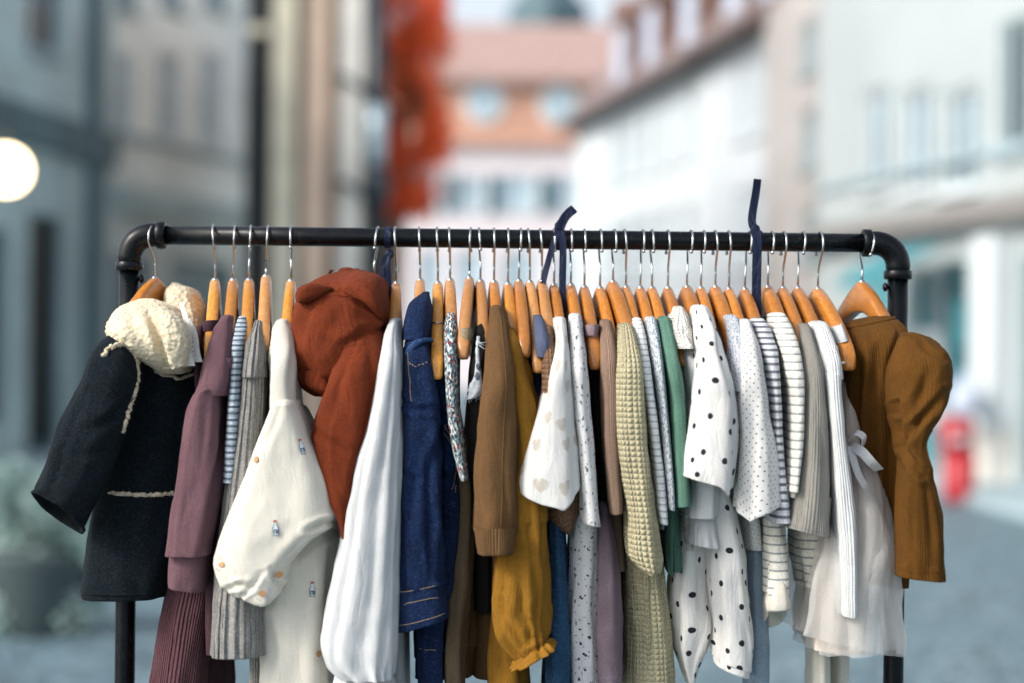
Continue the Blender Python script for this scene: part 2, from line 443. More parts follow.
for X, s in ((XL, 1), (XR, -1)):
    mb = MB(); mb.tube([(X, 0, RZ - ELB), (X, 0, 1.2), (X, 0, .8), (X, 0, .07)], .0140, 28); mb.build('post', M['black'], rack)
    mb = MB(); pts = []
    for k in range(15):
        a = math.pi / 2 * k / 14
        pts.append((X + s * ELB * (1 - math.cos(a)), 0, RZ - ELB + ELB * math.sin(a)))
    pts = [(X, 0, RZ - ELB - .012)] + pts + [(X + s * (ELB + .012), 0, RZ)]
    mb.tube(pts, [.0155] + [.0170] * 15 + [.0155], 28)
    el = mb.build('elbow', M['black'], rack)
    for c, d in (((X, 0, RZ - ELB - .012), (0, 0, 1)), ((X + s * (ELB + .012), 0, RZ), (1, 0, 0))):
        c = Vector(c); d = Vector(d); mb = MB()
        mb.tube([c - d * .0065, c - d * .005, c + d * .005, c + d * .0065], [.0175, .0194, .0194, .0175], 28)
        mb.build('collar', M['black'], el)
    mb = MB(); c = Vector((X + s * .0125, -.003, P(512, 283).z)); mb.tube([c, c + Vector((s * .003, 0, 0)), c + Vector((s * .0035, 0, 0)), c + Vector((s * .007, 0, 0)), c + Vector((s * .009, 0, 0))], [.003, .003, .0058, .0062, .003], 14)
    mb.build('set_screw', M['black'], rack)
    mb = MB(); mb.tube([(X, -.26, .035), (X, 0, .035), (X, .26, .035)], .0140, 20); ft = mb.build('foot', M['black'], rack)
    mb = MB(); mb.tube([(X, 0, .03), (X, 0, .07)], .021, 20); mb.build('floor_flange', M['black'], rack)
    for yy in (-.25, .25):
        mb = MB(); mb.tube([(X, yy, .004), (X, yy, .028)], .02, 14); mb.build('rubber_foot', M['rubber'], ft)
mb = MB(); mb.tube([(XL + .01, 0, .12), (XR - .01, 0, .12)], .0125, 20); mb.build('crossbar', M['black'], rack)

# ================================================================== hangers
WOODS = [wood('hanger_wood_amber', '#b8741c', '#e0a040', 3.1), wood('hanger_wood_orange', '#a86216', '#d68e38', 7.7), wood('hanger_wood_pale', '#b97c40', '#d6a062', 12.3)]
HG = 'wooden hangers hung along the rail'
HANG = {}
def hanger(hx, nx, ny, sgn, label, tip=None, hl=.148, drop=.078, w=0, z0=None, thick=.0076, groove=False, tiph=.012):
    if tip is None:
        tip = nx + (.09 * (nx - 512) + 5 if nx > 560 else (-4 if nx < 330 else 0))
    p = P(nx, ny); X = p.x; zn = p.z
    tp = P(tip, 350, -hl)
    ang = math.asin(max(-.9, min(.9, (tp.x - X) / hl)))
    lx, ly = math.sin(ang), -math.cos(ang)            # unit vector of the near arm
    root = thing('wooden_hanger', label, 'hanger', (X, 0, zn), HG)
    def W_(l, z, o=0): return Vector((X + lx * l - ly * o, ly * l + lx * o, z))   # l>0 near arm
    N = 46; ns = 16; v = []; f = []
    for i in range(N + 1):
        q = -1 + 2 * i / N; l = hl * math.copysign(abs(q), q); t = abs(q)
        zc = zn - .021 - drop * (t ** 1.5) - .004 * max(0, (t - .8) / .2) ** 2
        hh = .021 - .0075 * min(1, t / .45) + .001 * t
        if t > .9: hh *= math.sqrt(max(.04, 1 - ((t - .9) / .1) ** 2)) 
        th = thick * (1 + .12 * t)
        if t > .93: th *= math.sqrt(max(.1, 1 - ((t - .93) / .07) ** 2 * .8))
        if t < .08: hh += .0015 * (1 - t / .08)
        for k in range(ns):
            a = 2 * math.pi * k / ns; c, s_ = math.cos(a), math.sin(a)
            bow = .010 * (1 - math.cos(min(1, t) * 1.4))
            v.append(W_(l, zc + math.copysign(abs(s_) ** .62, s_) * hh, math.copysign(abs(c) ** .40, c) * th + bow * .0))
    for i in range(N):
        for k in range(ns):
            k2 = (k + 1) % ns; f.append((i * ns + k, i * ns + k2, (i + 1) * ns + k2, (i + 1) * ns + k))
    f.append(tuple(range(ns - 1, -1, -1))); f.append(tuple(N * ns + k for k in range(ns)))
    mesh_obj('arms', v, f, WOODS[w], root)
    if groove:
        mb = MB(); l = hl * .62; zc = zn - .021 - drop * (.62 ** 1.5)
        mb.tube([W_(l, zc + .0142, -thick * 1.02), W_(l + .003, zc + .0145, 0), W_(l, zc + .0142, thick * 1.02)], .0009, 6)
        mb.tube([W_(l + .004, zc, -thick * 1.12), W_(l + .004, zc, thick * 1.12)], .004, 10)
        mb.build('pivot', M['steel'], root)
    # hook
    Rk = .0195 / max(.75, math.cos(ang)) ; zc = RZ + RR + .0016 - Rk
    s = sgn
    pts = [W_(0, zn - .004), W_(0, zn + .02), W_(0, (zn + RZ) / 2 - .012), W_(-s * .004, RZ - .036)]
    hb = P(hx, 225).x - X                      # sideways lean of the wire at the rail
    arc = []
    for k in range(26):
        a = R(-38 + 248 * k / 25)
        arc.append(W_(s * Rk * math.cos(a), zc + Rk * math.sin(a)))
    pts += arc
    zz0 = zn; out = []
    for q in pts:
        w_ = max(0, min(1, (q.z - (zn + .02)) / .05)); out.append(q + Vector((hb * w_, 0, 0)))
    out[-1] = out[-1]
    # smooth
    for _ in range(2):
        out = [out[0], out[1]] + [(out[i - 1] + out[i] * 2 + out[i + 1]) / 4 for i in range(2, len(out) - 1)] + [out[-1]]
    mb = MB(); mb.tube(out, [.00155] * (len(out) - 1) + [.0016], 10)
    e = out[-1]; d = (out[-1] - out[-2]).normalized()
    mb.tube([e - d * .001, e + d * .001, e + d * .003, e + d * .004], [.0016, .0026, .0026, .0012], 10)
    mb.build('hook', M['steel'], root)
    mb = MB(); mb.tube([W_(0, zn - .003), W_(0, zn + .001), W_(0, zn + .003)], [.0045, .0045, .0022], 12); mb.build('ferrule', M['steel'], root)
    HANG[nx] = ((tp.x - X) / hl, X)
    return root
# hook x, neck x, neck y, side the stem passes (1 = in front), label
hanger(155.5, 154.7, 278, 1, 'wooden hanger seen three-quarter on inside the fleece collar of the dark coat', tip=112, hl=.115, drop=.07, w=1)
hanger(213, 215, 280, 1, 'wooden hanger with bare rounded tip and a mauve band, between dark coat and mauve top', tip=210, w=0, drop=.086, hl=.165)
hanger(235, 233, 280, 1, 'wooden hanger of the mauve gathered-sleeve top', tip=228, w=0)
hanger(251, 249, 280, -1, 'wooden hanger of the thin blue-grey striped knit', tip=246, w=0)
hanger(268, 266, 276, 1, 'wooden hanger of the heather grey ribbed cardigan', tip=263, w=2)
hanger(291, 291, 281, -1, 'wooden hanger of the cream top with bottle print', tip=285, w=0)
hanger(378, 374, 279, -1, 'wooden hanger hidden inside the rust hooded jacket', tip=362, w=0)
hanger(395, 396.5, 283, 1, 'wooden hanger of the long white blouse', tip=393, w=0)
hanger(419, 420, 280, 1, 'short-showing wooden hanger of the dark blue denim jacket', tip=420, w=2)
hanger(437, 438, 283, 1, 'bare wooden hanger with a steel pivot and the lowest tip, next to the denim jacket', tip=437, hl=.18, drop=.103, w=0, groove=True)
hanger(449, 450, 280, 1, 'wooden hanger of the small-flowered top', tip=452, w=2)
hanger(471, 469.5, 278, 1, 'wooden hanger with a beige loop around its bare tip', tip=463, w=2, drop=.083, hl=.165)
hanger(479, 480.5, 281, -1, 'wooden hanger of the black top with the frayed denim strip', tip=484, w=2)
hanger(494, 494, 282, 1, 'wooden hanger of the camel brown sweatshirt', tip=498, w=1)
hanger(508, 508, 284, 1, 'wooden hanger of the mustard puff-sleeve dress', tip=514, w=0)
hanger(521, 519, 281, -1, 'glossy orange wooden hanger with a bare tip right of the mustard dress', tip=525, w=1, drop=.076, hl=.165)
hanger(528, 530, 282, 1, 'wooden hanger with a navy band wrapped above its bare tip', tip=539, w=2, drop=.096, hl=.165)
hanger(540, 542, 281, 1, 'wooden hanger of the brown waffle top', tip=550, w=2)
hanger(554, 554, 285, -1, 'wooden hanger of the white heart-print bib', tip=562, w=1)
hanger(571, 571, 285, -1, 'wooden hanger of the white leggings with small dark flowers', tip=580, w=1)
hanger(584.5, 584.5, 287, -1, 'wooden hanger with a mauve band around its bare lower arm', tip=596, w=1, drop=.084, hl=.165)
hanger(600.5, 600, 288, -1, 'wooden hanger of the taupe ribbed top', tip=614, w=1)
hanger(614.5, 613, 282, -1, 'darker wide wooden hanger of the olive waffle cardigan', tip=632, w=1, thick=.009)
hanger(624.5, 626, 287, 1, 'wooden hanger of the narrow white striped top', tip=640, w=1)
hanger(643, 640.5, 288, -1, 'wooden hanger of the grey-speckled white top', tip=655, w=1)
hanger(652, 652, 288, -1, 'wooden hanger of the sea-green knit', tip=668, w=1)
hanger(668, 668, 288, 1, 'wooden hanger of the white lace-shoulder blouse', tip=684, w=1)
hanger(691, 687, 287, -1, 'wooden hanger of the white top with large black dots', tip=706, w=1, thick=.009)
hanger(704, 701, 288, -1, 'wooden hanger of the speckled grey-white top', tip=716, w=1)
hanger(715, 715.5, 287, 1, 'wooden hanger of the white top with fine dots', tip=736, w=1, thick=.009)
hanger(728.7, 729, 289, 1, 'wooden hanger of the dark and cream striped top', tip=747, w=1)
hanger(750, 745, 289, -1, 'wooden hanger of the grey striped top, left of the right navy ribbon', tip=765, w=1)
hanger(772, 768, 287, -1, 'wooden hanger of the white top with thin grey stripes', tip=790, w=1, thick=.009)
hanger(784, 783, 288, 1, 'wooden hanger of the grey ribbed sweater', tip=806, w=1)
hanger(803, 798, 288, -1, 'wooden hanger of the off-white ribbed cardigan', tip=824, w=1)
hanger(820, 818, 289, 1, 'wooden hanger with a white strap over its long bare arm, second from the right', tip=851, w=1, thick=.009, drop=.082, hl=.165)
hanger(870, 862, 282, -1, 'wooden hanger seen broadside in the neck of the brown puff-sleeve blouse', tip=906, hl=.125, drop=.095, w=1, thick=.009)

# ================================================================== garments
def F(n, *a, **k): M[n] = fabric(n, *a, **k); return M[n]
F('felt_navy', '#0e1a21', 'felt', depth=.0022, melc=('#2f3c45', .35), mel=.25, rough=1, sheen=.12)
F('lining_shade', '#0a1013', 'weave'); F('sherpa', '#d8cbb0', 'sherpa', wrk=.0003, depth=.0011, rough=1, sheen=.5)  # coat lining darkened so its colour carries the shade inside the sleeve opening
F('mauve', '#6f5158', 'weave', wrk=.0016, mel=.08, melc=('#866a70', .2)); F('mauve_cord', '#5c3d42', 'rib', p=.0042, depth=.0011)
F('mauve_dark', '#4d353d', 'weave')
F('stripe_blue', '#aeb9c2', 'hrib', p=.006, depth=.0004, pat=('stripe', ('#5d6b78', .0085, .42, 0)))
F('rib_grey', '#8d8b87', 'rib', p=.0098, depth=.003, melc=('#b4b2ae', .45), mel=.14)
F('cream', '#dcd7ca', 'weave', mel=.03, sheen=.2, wrk=.0012); F('rust', '#6c2c10', 'weave', sheen=.5, mel=.14)
F('white', '#cacccd', 'weave', mel=.03, wrk=.0018); F('denim', '#0b2247', 'denim', mel=.28, wrk=.004, melc=('#3c5880', .24), depth=.0004, sheen=.1)
F('denim_light', '#2c4a78', 'denim', mel=.25, melc=('#6e8ab0', .3))
M['stitch'] = plain('stitch', '#b9a07a', rough=.9)
F('floral', '#e8e9e6', 'weave', pat=('flecks', ('#2c4a4c', .0075, .0029), ('#93394a', .017, .0036), ('#1c2c3e', .009, .0022), ('#6f9aa2', .012, .003)))
F('olive', '#635440', 'weave', mel=.12); F('black_cloth', '#191614', 'weave'); F('rag', '#b9c0c6', 'felt', depth=.001, pat=('flecks', ('#4e5a66', .02, .004)))
F('camel', '#664a2d', 'weave', wrk=.0018, mel=.09, melc=('#866846', .15)); F('camel_rib', '#694d30', 'rib', p=.0030, depth=.0006)
F('mustard', '#8c621c', 'weave', mel=.10, sheen=.2); F('navy', '#27364f', 'weave'); F('teal_skirt', '#2b4d6c', 'crinkle', depth=.0022)
F('brown_waffle', '#85664f', 'waffle', p=.0075, depth=.0022); F('hearts', '#dddcd8', 'weave', mel=.03, wrk=.0014, pat=('hearts', '#c4bdb2', .036, .0076))
F('bw_floral', '#dadada', 'weave', mel=.03, pat=('flecks', ('#3a4044', .019, .0020), ('#59636a', .012, .0011)))
F('taupe', '#957b6a', 'rib', p=.0035, depth=.0007); F('lilac_tulle', '#9c8a96', 'weave', thin=.25)
F('olive_waffle', '#b5ac8c', 'waffle', p=.0072, depth=.0016, mel=.06); F('white_stripe', '#dfe1e0', 'hrib', p=.008, depth=.0003, pat=('stripe', ('#a9adab', .009, .25, 0)))
F('speckle', '#d3d8dc', 'weave', pat=('flecks', ('#7c8c99', .0068, .0019), ('#5e6f80', .012, .0016)))
F('green', '#67917f', 'rib', p=.0042, depth=.0009); F('lace', '#e6e3da', 'waffle', p=.006, depth=.0016)
F('polka', '#dcdad6', 'weave', mel=.03, wrk=.002, pat=('dots', '#26292e', .0330, .0042, .45)); F('fine_dots', '#d9d8d5', 'weave', mel=.03, wrk=.0016, pat=('dots', '#51595d', .0083, .0011, .12))
F('small_speckle', '#c9cdd2', 'weave', pat=('flecks', ('#8790a0', .006, .0016)))
F('grey_stripe', '#c3c6ca', 'hrib', p=.009, depth=.0004, pat=('stripe', ('#62676f', .0105, .42, 0)))
F('cream_stripe', '#d8d5cb', 'hrib', p=.0115, depth=.0003, pat=('stripe', ('#8d9292', .0115, .24, 0)))
F('dark_stripe', '#3c4044', 'weave', pat=('stripe', ('#d5d2c6', .0125, .42, 0)))
F('grey_rib', '#8a8780', 'rib', p=.0036, depth=.0004, mel=.06, wrk=.002); F('white_rib', '#cfd1d0', 'rib', p=.0056, depth=.0005, mel=.05, wrk=.002)
F('tulle', '#f4f2ef', 'weave', thin=.58, mel=.03, rough=.8); F('tulle_lining', '#dccfc2', 'weave', mel=.04)
F('brown_rib', '#543406', 'rib', p=.0030, depth=.00022, wrk=.0008, melc=('#63420c', .25), mel=.12, sheen=.12)
F('pale_blue', '#a9bccb', 'weave', thin=.1); F('ribbon', '#101b36', 'weave', rough=.5, sheen=.1); F('label_cloth', '#e9e9e4', 'weave')
F('beige_band', '#94846c', 'crinkle'); F('band_blue', '#565f78', 'weave'); F('band_mauve', '#8f7b80', 'weave')
M['ink'] = plain('ink', '#22262b', rough=.8); M['ink_grey'] = plain('ink_grey', '#5a6168', rough=.8)

def garment(name, label, cat, x, y=320):
    p = P(x, y, -.02); return thing(name, label, cat, (p.x, -.02, p.z))
def body(g, mat, nx, bottom, hw=6.5, dx=0, seed=1, name='body', cy=.0, hd=.13, **k):
    sk = HANG[nx][0] if nx in HANG else 0
    rows = [(nx - 3, nx + 3, 312, cy, .045), (nx - hw * .8, nx + hw * .8, 334, cy, .10), (nx - hw, nx + hw, 362, cy, hd),
            (nx - hw * 1.15 + dx * .4, nx + hw * 1.15 + dx * .4, 430, cy, hd), (nx - hw * 1.2 + dx, nx + hw * 1.2 + dx, bottom, cy, hd * .9)]
    k.setdefault('A', .0018); k.setdefault('W', .003)
    return loft(name, rows, mat, g, seed=seed, skew=sk, n=44, step=5, **k)

def pxline(name, pts, r, surf, mat, parent, off=.0004, dash=False):
    o = []; K = 10 * (len(pts) - 1)
    for k in range(K + 1):
        q = catmull([list(p) for p in pts], k / K); t, u = surf.find(*q); o.append(surf(t, u, 0))
    for _ in range(2): o = [o[0]] + [(o[i - 1] + o[i] * 2 + o[i + 1]) / 4 for i in range(1, len(o) - 1)] + [o[-1]]
    o = [p + Vector((0, -off - r * .3, 0)) for p in o]
    mb = MB()
    if dash:
        L = sum((a - b).length for a, b in zip(o, o[1:])); n_ = max(3, int(L / .0042))
        for k in range(n_):
            mb.tube([catmull([list(q) for q in o], (k + x) / n_) for x in (.05, .35, .65)], r, 5)
    else: mb.tube([catmull([list(q) for q in o], k / (3 * K)) for k in range(3 * K + 1)], r, 6)
    return mb.build(name, mat, parent)
# --- dark coat
g = garment('coat', 'dark navy felt coat with cream fleece collar and trims, leftmost on the rail', 'coat', 150)
_, cb = loft('body', [(128, 190, 326, -.02, .07), (112, 205, 346, -.03, .09), (112, 208, 385, -.03, .09), (112, 208, 430, -.03, .095), (104, 204, 470, -.03, .10), (99, 198, 495, -.03, .10), (93, 190, 540, -.03, .10), (88, 176, 590, -.03, .10)],
                M['felt_navy'], g, A=.002, W=.003, seed=5, n=64, step=3)
_, cs = loft('sleeve', [(116, 333, 134, 336), (103, 342, 141, 350), (93, 358, 141, 378), (82, 385, 134, 405), (64, 422, 124, 437), (49, 458, 108, 478), (38, 484, 92, 508), (36, 497, 81, 526)],
                M['felt_navy'], g, f=.02, creases=[([(128, 400), (112, 418), (90, 430)], .004, 4), ([(118, 440), (98, 452), (78, 456)], .003, 4), ([(82, 400), (66, 440), (54, 480)], .002, 4)], A=.0012, W=.0035, seed=11, n=72, step=2.6, tz=.020, tzs=.8, inmat=M['lining_shade'])
mb = MB(); rim = [cs(1, k / 40, .0008) for k in range(41)]; mb.tube(rim, .0024, 8, cap=False); mb.build('cuff', M['felt_navy'], g)
_, c1 = loft('collar', [(140, 300, 158, 300, -.045, .03), (126, 306, 172, 306, -.07, .06), (116, 317, 184, 318, -.085, .075), (111, 331, 189, 334, -.10, .075), (117, 342, 191, 348, -.105, .07), (132, 353, 192, 360, -.105, .06), (150, 365, 190, 370, -.105, .04), (163, 374, 182, 374, -.105, .02)],
                M['sherpa'], g, A=.0008, W=.002, seed=3, n=140, step=1.1, lump=.0016, lumpf=270, inner=False, f=.012, e=.62, creases=[([(146, 306), (157, 330), (166, 362)], .008, 4), ([(130, 312), (136, 332), (150, 356)], .003, 5)])
loft('collar', [(172, 284, 182, 285, .03, .02), (166, 291, 196, 290, .03, .04), (166, 304, 203, 306, .02, .05), (172, 326, 207, 328, .0, .05), (176, 348, 206, 350, -.03, .05), (178, 364, 196, 366, -.05, .03)],
     M['sherpa'], g, A=.0008, W=.001, seed=8, n=120, step=1.1, lump=.0016, lumpf=270, inner=False)
loft('lapel', [(158, 309, 170, 309, -.172, .014), (160, 325, 184, 322, -.182, .022), (165, 348, 189, 344, -.182, .022), (172, 370, 187, 366, -.172, .014)], M['sherpa'], g, A=.0004, W=.001, seed=28, n=80, step=1.1, lump=.0016, lumpf=270, inner=False)
def coatpt(px, py): return cb.find(px, py)
mb = MB(); rnd = random.Random(4)
def furline(pts, r, surf, parent, name='fleece_trim'):
    o = []; rr = []; K = 12 * (len(pts) - 1)
    for k in range(K + 1):
        q = catmull([list(p) for p in pts], k / K); t, u = surf.find(*q); o.append(surf(t, u, 0))
    for _ in range(3): o = [o[0]] + [(o[i - 1] + o[i] * 2 + o[i + 1]) / 4 for i in range(1, len(o) - 1)] + [o[-1]]
    o = [p + Vector((0, -r * .45, 0)) for p in o]
    o2 = []
    for k in range(4 * (len(o) - 1) + 1):
        p = Vector(catmull([list(q) for q in o], k / (4 * (len(o) - 1)))); o2.append(p + Vector((rnd.uniform(-1, 1), 0, rnd.uniform(-1, 1))) * r * .38); rr.append(r * rnd.uniform(.55, 1.4))
    rr[0] = rr[-1] = r * .3; o = o2
    m_ = MB(); m_.tube(o, rr, 8); m_.build(name, M['sherpa'], parent)
furline([(104, 355), (109, 349), (118, 345), (129, 345)], .0027, cs, g)
furline([(130, 345), (136, 358), (138, 374), (136, 390)], .0029, cs, g)
furline([(136, 388), (131, 404), (126, 420), (123, 432)], .0029, cs, g)
furline([(101, 491), (120, 494), (145, 495), (175, 494)], .0027, cb, g)
furline([(132, 350), (150, 366), (166, 376), (185, 377), (200, 371)], .0020, cb, g)
seam('hem_stitch', cb, [(.975, .3), (.975, .4), (.975, .5), (.975, .62)], .0012, M['felt_navy'], g)
for (x0, y0, x1, y1, Y) in ((179, 303, 192, 366, -.165), (186, 318, 200, 362, -.155)):
    v = []; N = 12
    for i in range(N + 1):
        t = i / N; xx = x0 + (x1 - x0) * t * .6; ww = 4 + 6 * t
        for s_ in (0, 1): v.append(P(xx + s_ * ww + 2 * math.sin(t * 5), y0 + (y1 - y0) * t, Y - .003 * math.sin(t * 6) - s_ * .004))
    nv = len(v); v += [q + Vector((.0002, .0012, 0)) for q in v]
    f = [(2 * i, 2 * i + 1, 2 * i + 3, 2 * i + 2) for i in range(N)] + [(nv + 2 * i, nv + 2 * i + 2, nv + 2 * i + 3, nv + 2 * i + 1) for i in range(N)]
    lb = mesh_obj('care_label', v, f, M['label_cloth'], g)
    v = []; f = []
    for k in range(4):
        a = P(x0 + 4.2 + k * .6, y0 + 24 + k * 4.5, Y - .0095); b = len(v)
        v += [a, a + Vector((.0045 - k * .0006, 0, 0)), a + Vector((.0045 - k * .0006, 0, -.0009)), a + Vector((0, 0, -.0009))]; f.append((b, b + 1, b + 2, b + 3))
    mesh_obj('print', v, f, M['ink_grey'], lb, smooth=False)

# --- dark mauve straps on second hanger
def band(name, label, cat, mat, rows, Y, w_out=None, **k):
    g = garment(name, label, cat, (rows[0][0] + rows[0][1]) / 2, rows[0][2])
    return g
def loop_band(g, mat, xl, xr, y0, y1, Y, hd=.016, r=1.0, name='strap_loop', tilt=0):
    rows = [(xl, y0, xr, y0 + tilt, Y, hd), (xl - .4, (y0 + y1) / 2, xr + .4, (y0 + y1) / 2 + tilt, Y, hd + .0008), (xl, y1, xr, y1 + tilt, Y, hd)]
    return loft(name, rows, mat, g, A=.0004, W=.0008, top=False, inner=False, step=1.2, n=32, seed=7)
g = garment('pinafore', 'dark mauve strappy pinafore looped over the bare-tipped hanger beside the coat', 'dress', 207, 326)
loop_band(g, M['mauve_dark'], 203, 219, 321, 332, -.115, hd=.022, tilt=-1)
loft('strap', [(196, 206, 327, -.10, .012), (195, 203, 345, -.11, .012), (194, 202, 370, -.12, .012), (195, 203, 394, -.12, .012)], M['mauve_dark'], g, A=.0006, W=.001, seed=4, n=24)
body(g, M['mauve_dark'], 215, 640, hw=7, seed=71)
# --- mauve top + cord trousers
g = garment('sweatshirt', 'dusty mauve top with gathered sleeve, right of the dark coat', 'sweatshirt', 228)
body(g, M['mauve'], 233, 600, hw=8, dx=-12, seed=12)
_, s1 = loft('sleeve', [(222, 239, 318), (214, 239, 332), (207, 238, 356), (203, 238, 378), (200, 234, 394)], M['mauve'], g, A=.0016, seed=21, W=.003)
_, s2 = loft('lower_sleeve', [(203, 226, 389), (194, 226, 398), (185, 224, 430), (179, 222, 470), (174, 216, 510), (170, 553, 209, 553)], M['mauve'], g, f=.004, A=.002, W=.003, seed=22, gath=[(0.02, .12, .0020, 15)], top=True, n=72, step=2.4, creases=[([(226, 400), (220, 450), (210, 505), (203, 546)], .006, 3), ([(198, 412), (190, 460), (182, 520)], .002, 3), ([(206, 396), (202, 430), (196, 470)], .0025, 3.5)])
loft('cuff', [(169, 551, 210, 551, -.15, .034), (168, 568, 208, 571, -.15, .034), (168, 584, 205, 590, -.15, .034)], M['mauve'], g, A=.001, W=.002, seed=23, top=False)
g = garment('corduroy_trousers', 'dark mauve ribbed trousers hanging below the mauve top', 'trousers', 200, 560)
loft('leg', [(178, 222, 520, -.05, .05), (172, 222, 570, -.05, .05), (162, 214, 620, -.05, .05), (152, 205, 690, -.05, .05), (148, 202, 730, -.05, .05)], M['mauve_cord'], g, A=.003, W=.003, seed=24)
loft('leg', [(196, 238, 520, .03, .05), (200, 236, 580, .03, .05), (196, 232, 640, .03, .05), (190, 230, 725, .03, .05)], M['mauve_cord'], g, A=.003, W=.003, seed=25)
# --- striped knit
g = garment('striped_shirt', 'thin blue-grey knit with fine stripes squeezed between mauve top and grey cardigan', 'top', 244)
body(g, M['stripe_blue'], 249, 560, hw=5, seed=13)
loft('sleeve', [(240, 253, 318), (237, 254, 330), (235, 250, 350), (233, 248, 390), (230, 246, 430), (225, 242, 480)], M['stripe_blue'], g, A=.001, seed=31, f=-.01)
# --- grey cardigan
g = garment('ribbed_cardigan', 'heather grey chunky ribbed cardigan behind the cream bottle-print top', 'cardigan', 262)
body(g, M['rib_grey'], 266, 700, hw=7, dx=-8, seed=14)
loft('shoulder', [(256, 270, 322), (252, 270, 334), (249, 270, 352), (246, 269, 376)], M['rib_grey'], g, A=.001, seed=32, f=-.004)
loft('sleeve', [(245, 270, 374), (239, 268, 420), (230, 266, 470), (222, 264, 520), (217, 264, 570), (213, 264, 620), (211, 265, 653)], M['rib_grey'], g, f=-.008, A=.0016, W=.003, seed=33)
# --- cream bottle print
M['bottle_glass'] = plain('bottle_print', '#c9d6dc', rough=.8); M['bottle_ink'] = plain('bottle_ink', '#44586a', rough=.8); M['bottle_red'] = plain('bottle_cap_print', '#b5533f', rough=.8); M['cookie'] = plain('cookie_print', '#b98a5e', rough=.8)
g = garment('printed_shirt', 'puffy cream top printed with little milk bottles and biscuits', 'top', 286)
body(g, M['cream'], 291, 560, hw=9, seed=15)
_, t1 = loft('shoulder', [(277, 294, 322), (273, 298, 334), (271, 299, 360), (271, 299, 385), (271, 300, 407)], M['cream'], g, A=.0012, W=.003, seed=34, f=.0)
loft('shoulder_band', [(271, 303, 404, -.145, .05), (272, 303, 412, -.145, .05)], M['cream'], g, A=.0006, W=.001, seed=35)
_, t2 = loft('sleeve', [(273, 404, 300, 404), (266, 422, 307, 420), (258, 442, 313, 438), (244, 478, 327, 468), (229, 515, 337, 500), (219, 541, 338, 519), (215, 559, 322, 533), (217, 573, 304, 549), (224, 586, 290, 566), (235, 594, 285, 582), (248, 599, 281, 592), (262, 603, 274, 600)],
                M['cream'], g, f=.018, A=.0015, W=.0035, seed=36, n=84, step=2.2, inner=False, e=.72,
                creases=[([(337, 520), (322, 524), (308, 530)], .007, 3.0), ([(330, 532), (314, 540), (300, 556)], .005, 3.0), ([(226, 590), (240, 584), (252, 588)], .005, 2.6), ([(242, 598), (254, 584), (262, 572)], .004, 2.4), ([(284, 592), (276, 582), (272, 568)], .004, 2.4), ([(220, 560), (228, 572), (232, 586)], .004, 2.4), ([(280, 408), (272, 430), (262, 452)], .002, 3)])
_, t3 = loft('side', [(288, 308, 410, -.10, .05), (296, 322, 440, -.09, .06), (290, 335, 480, -.08, .08), (272, 342, 515, -.07, .09), (262, 341, 550, -.07, .09), (260, 337, 600, -.07, .09), (262, 337, 650, -.07, .09), (262, 335, 730, -.07, .09)], M['cream'], g, A=.002, W=.004, seed=37, n=80,
                creases=[([(332, 530), (310, 545), (292, 560)], .006, 3.5), ([(325, 420), (334, 470), (339, 515)], .003, 2), ([(330, 560), (326, 620), (330, 683)], .003, 3), ([(270, 620), (276, 650), (272, 683)], .004, 3.5)])
def bottle(surf, px, py, ang=0, s=1.0):
    b = [(-3.5, -9), (3.5, -9), (3.8, 1), (1.8, 5), (1.8, 9), (-1.8, 9), (-1.8, 5), (-3.8, 1)]
    polys = [([(x * s, y * s) for x, y in b], 1), ([(x * s * .8, y * s * .9) for x, y in b], 0),
             ([(-2.2 * s, 8.4 * s), (2.2 * s, 8.4 * s), (2.2 * s, 11 * s), (-2.2 * s, 11 * s)], 2), ([(-2.6 * s, -6 * s), (2.6 * s, -6 * s), (2.6 * s, -1 * s), (-2.6 * s, -1 * s)], 1),
             ([(-1.7 * s, -5 * s), (0, -5.2 * s), (.3 * s, -3 * s), (-1.2 * s, -2.2 * s)], 0)]
    decal('bottle_print', surf, px, py, polys, [M['bottle_glass'], M['bottle_ink'], M['bottle_red']], g, ang)
def biscuit(surf, px, py, s=1.0):
    polys = [([(5 * s * math.cos(a * .628) * (1 + .12 * math.sin(3 * a)), 4.4 * s * math.sin(a * .628)) for a in range(10)], 0)]
    for qx, qy in ((-8, -6), (-4, -9), (6, -7)): polys.append(([(qx * s - .7, qy * s), (qx * s + .7, qy * s), (qx * s + .5, qy * s + 1.2), (qx * s - .5, qy * s + 1.0)], 1))
    decal('biscuit_print', surf, px, py, polys, [M['cookie'], M['ink']], g)
bottle(t2, 301, 446, .12); bottle(t2, 279, 528, -.12); bottle(t3, 312, 588, 0); biscuit(t2, 257, 461); biscuit(t2, 279, 575, 1.1); biscuit(t2, 261, 594, .9); biscuit(t2, 222, 566, .8)
bottle(t1, 277, 356, .3, .6); bottle(t3, 330, 500, .2, .8); biscuit(t3, 318, 655)
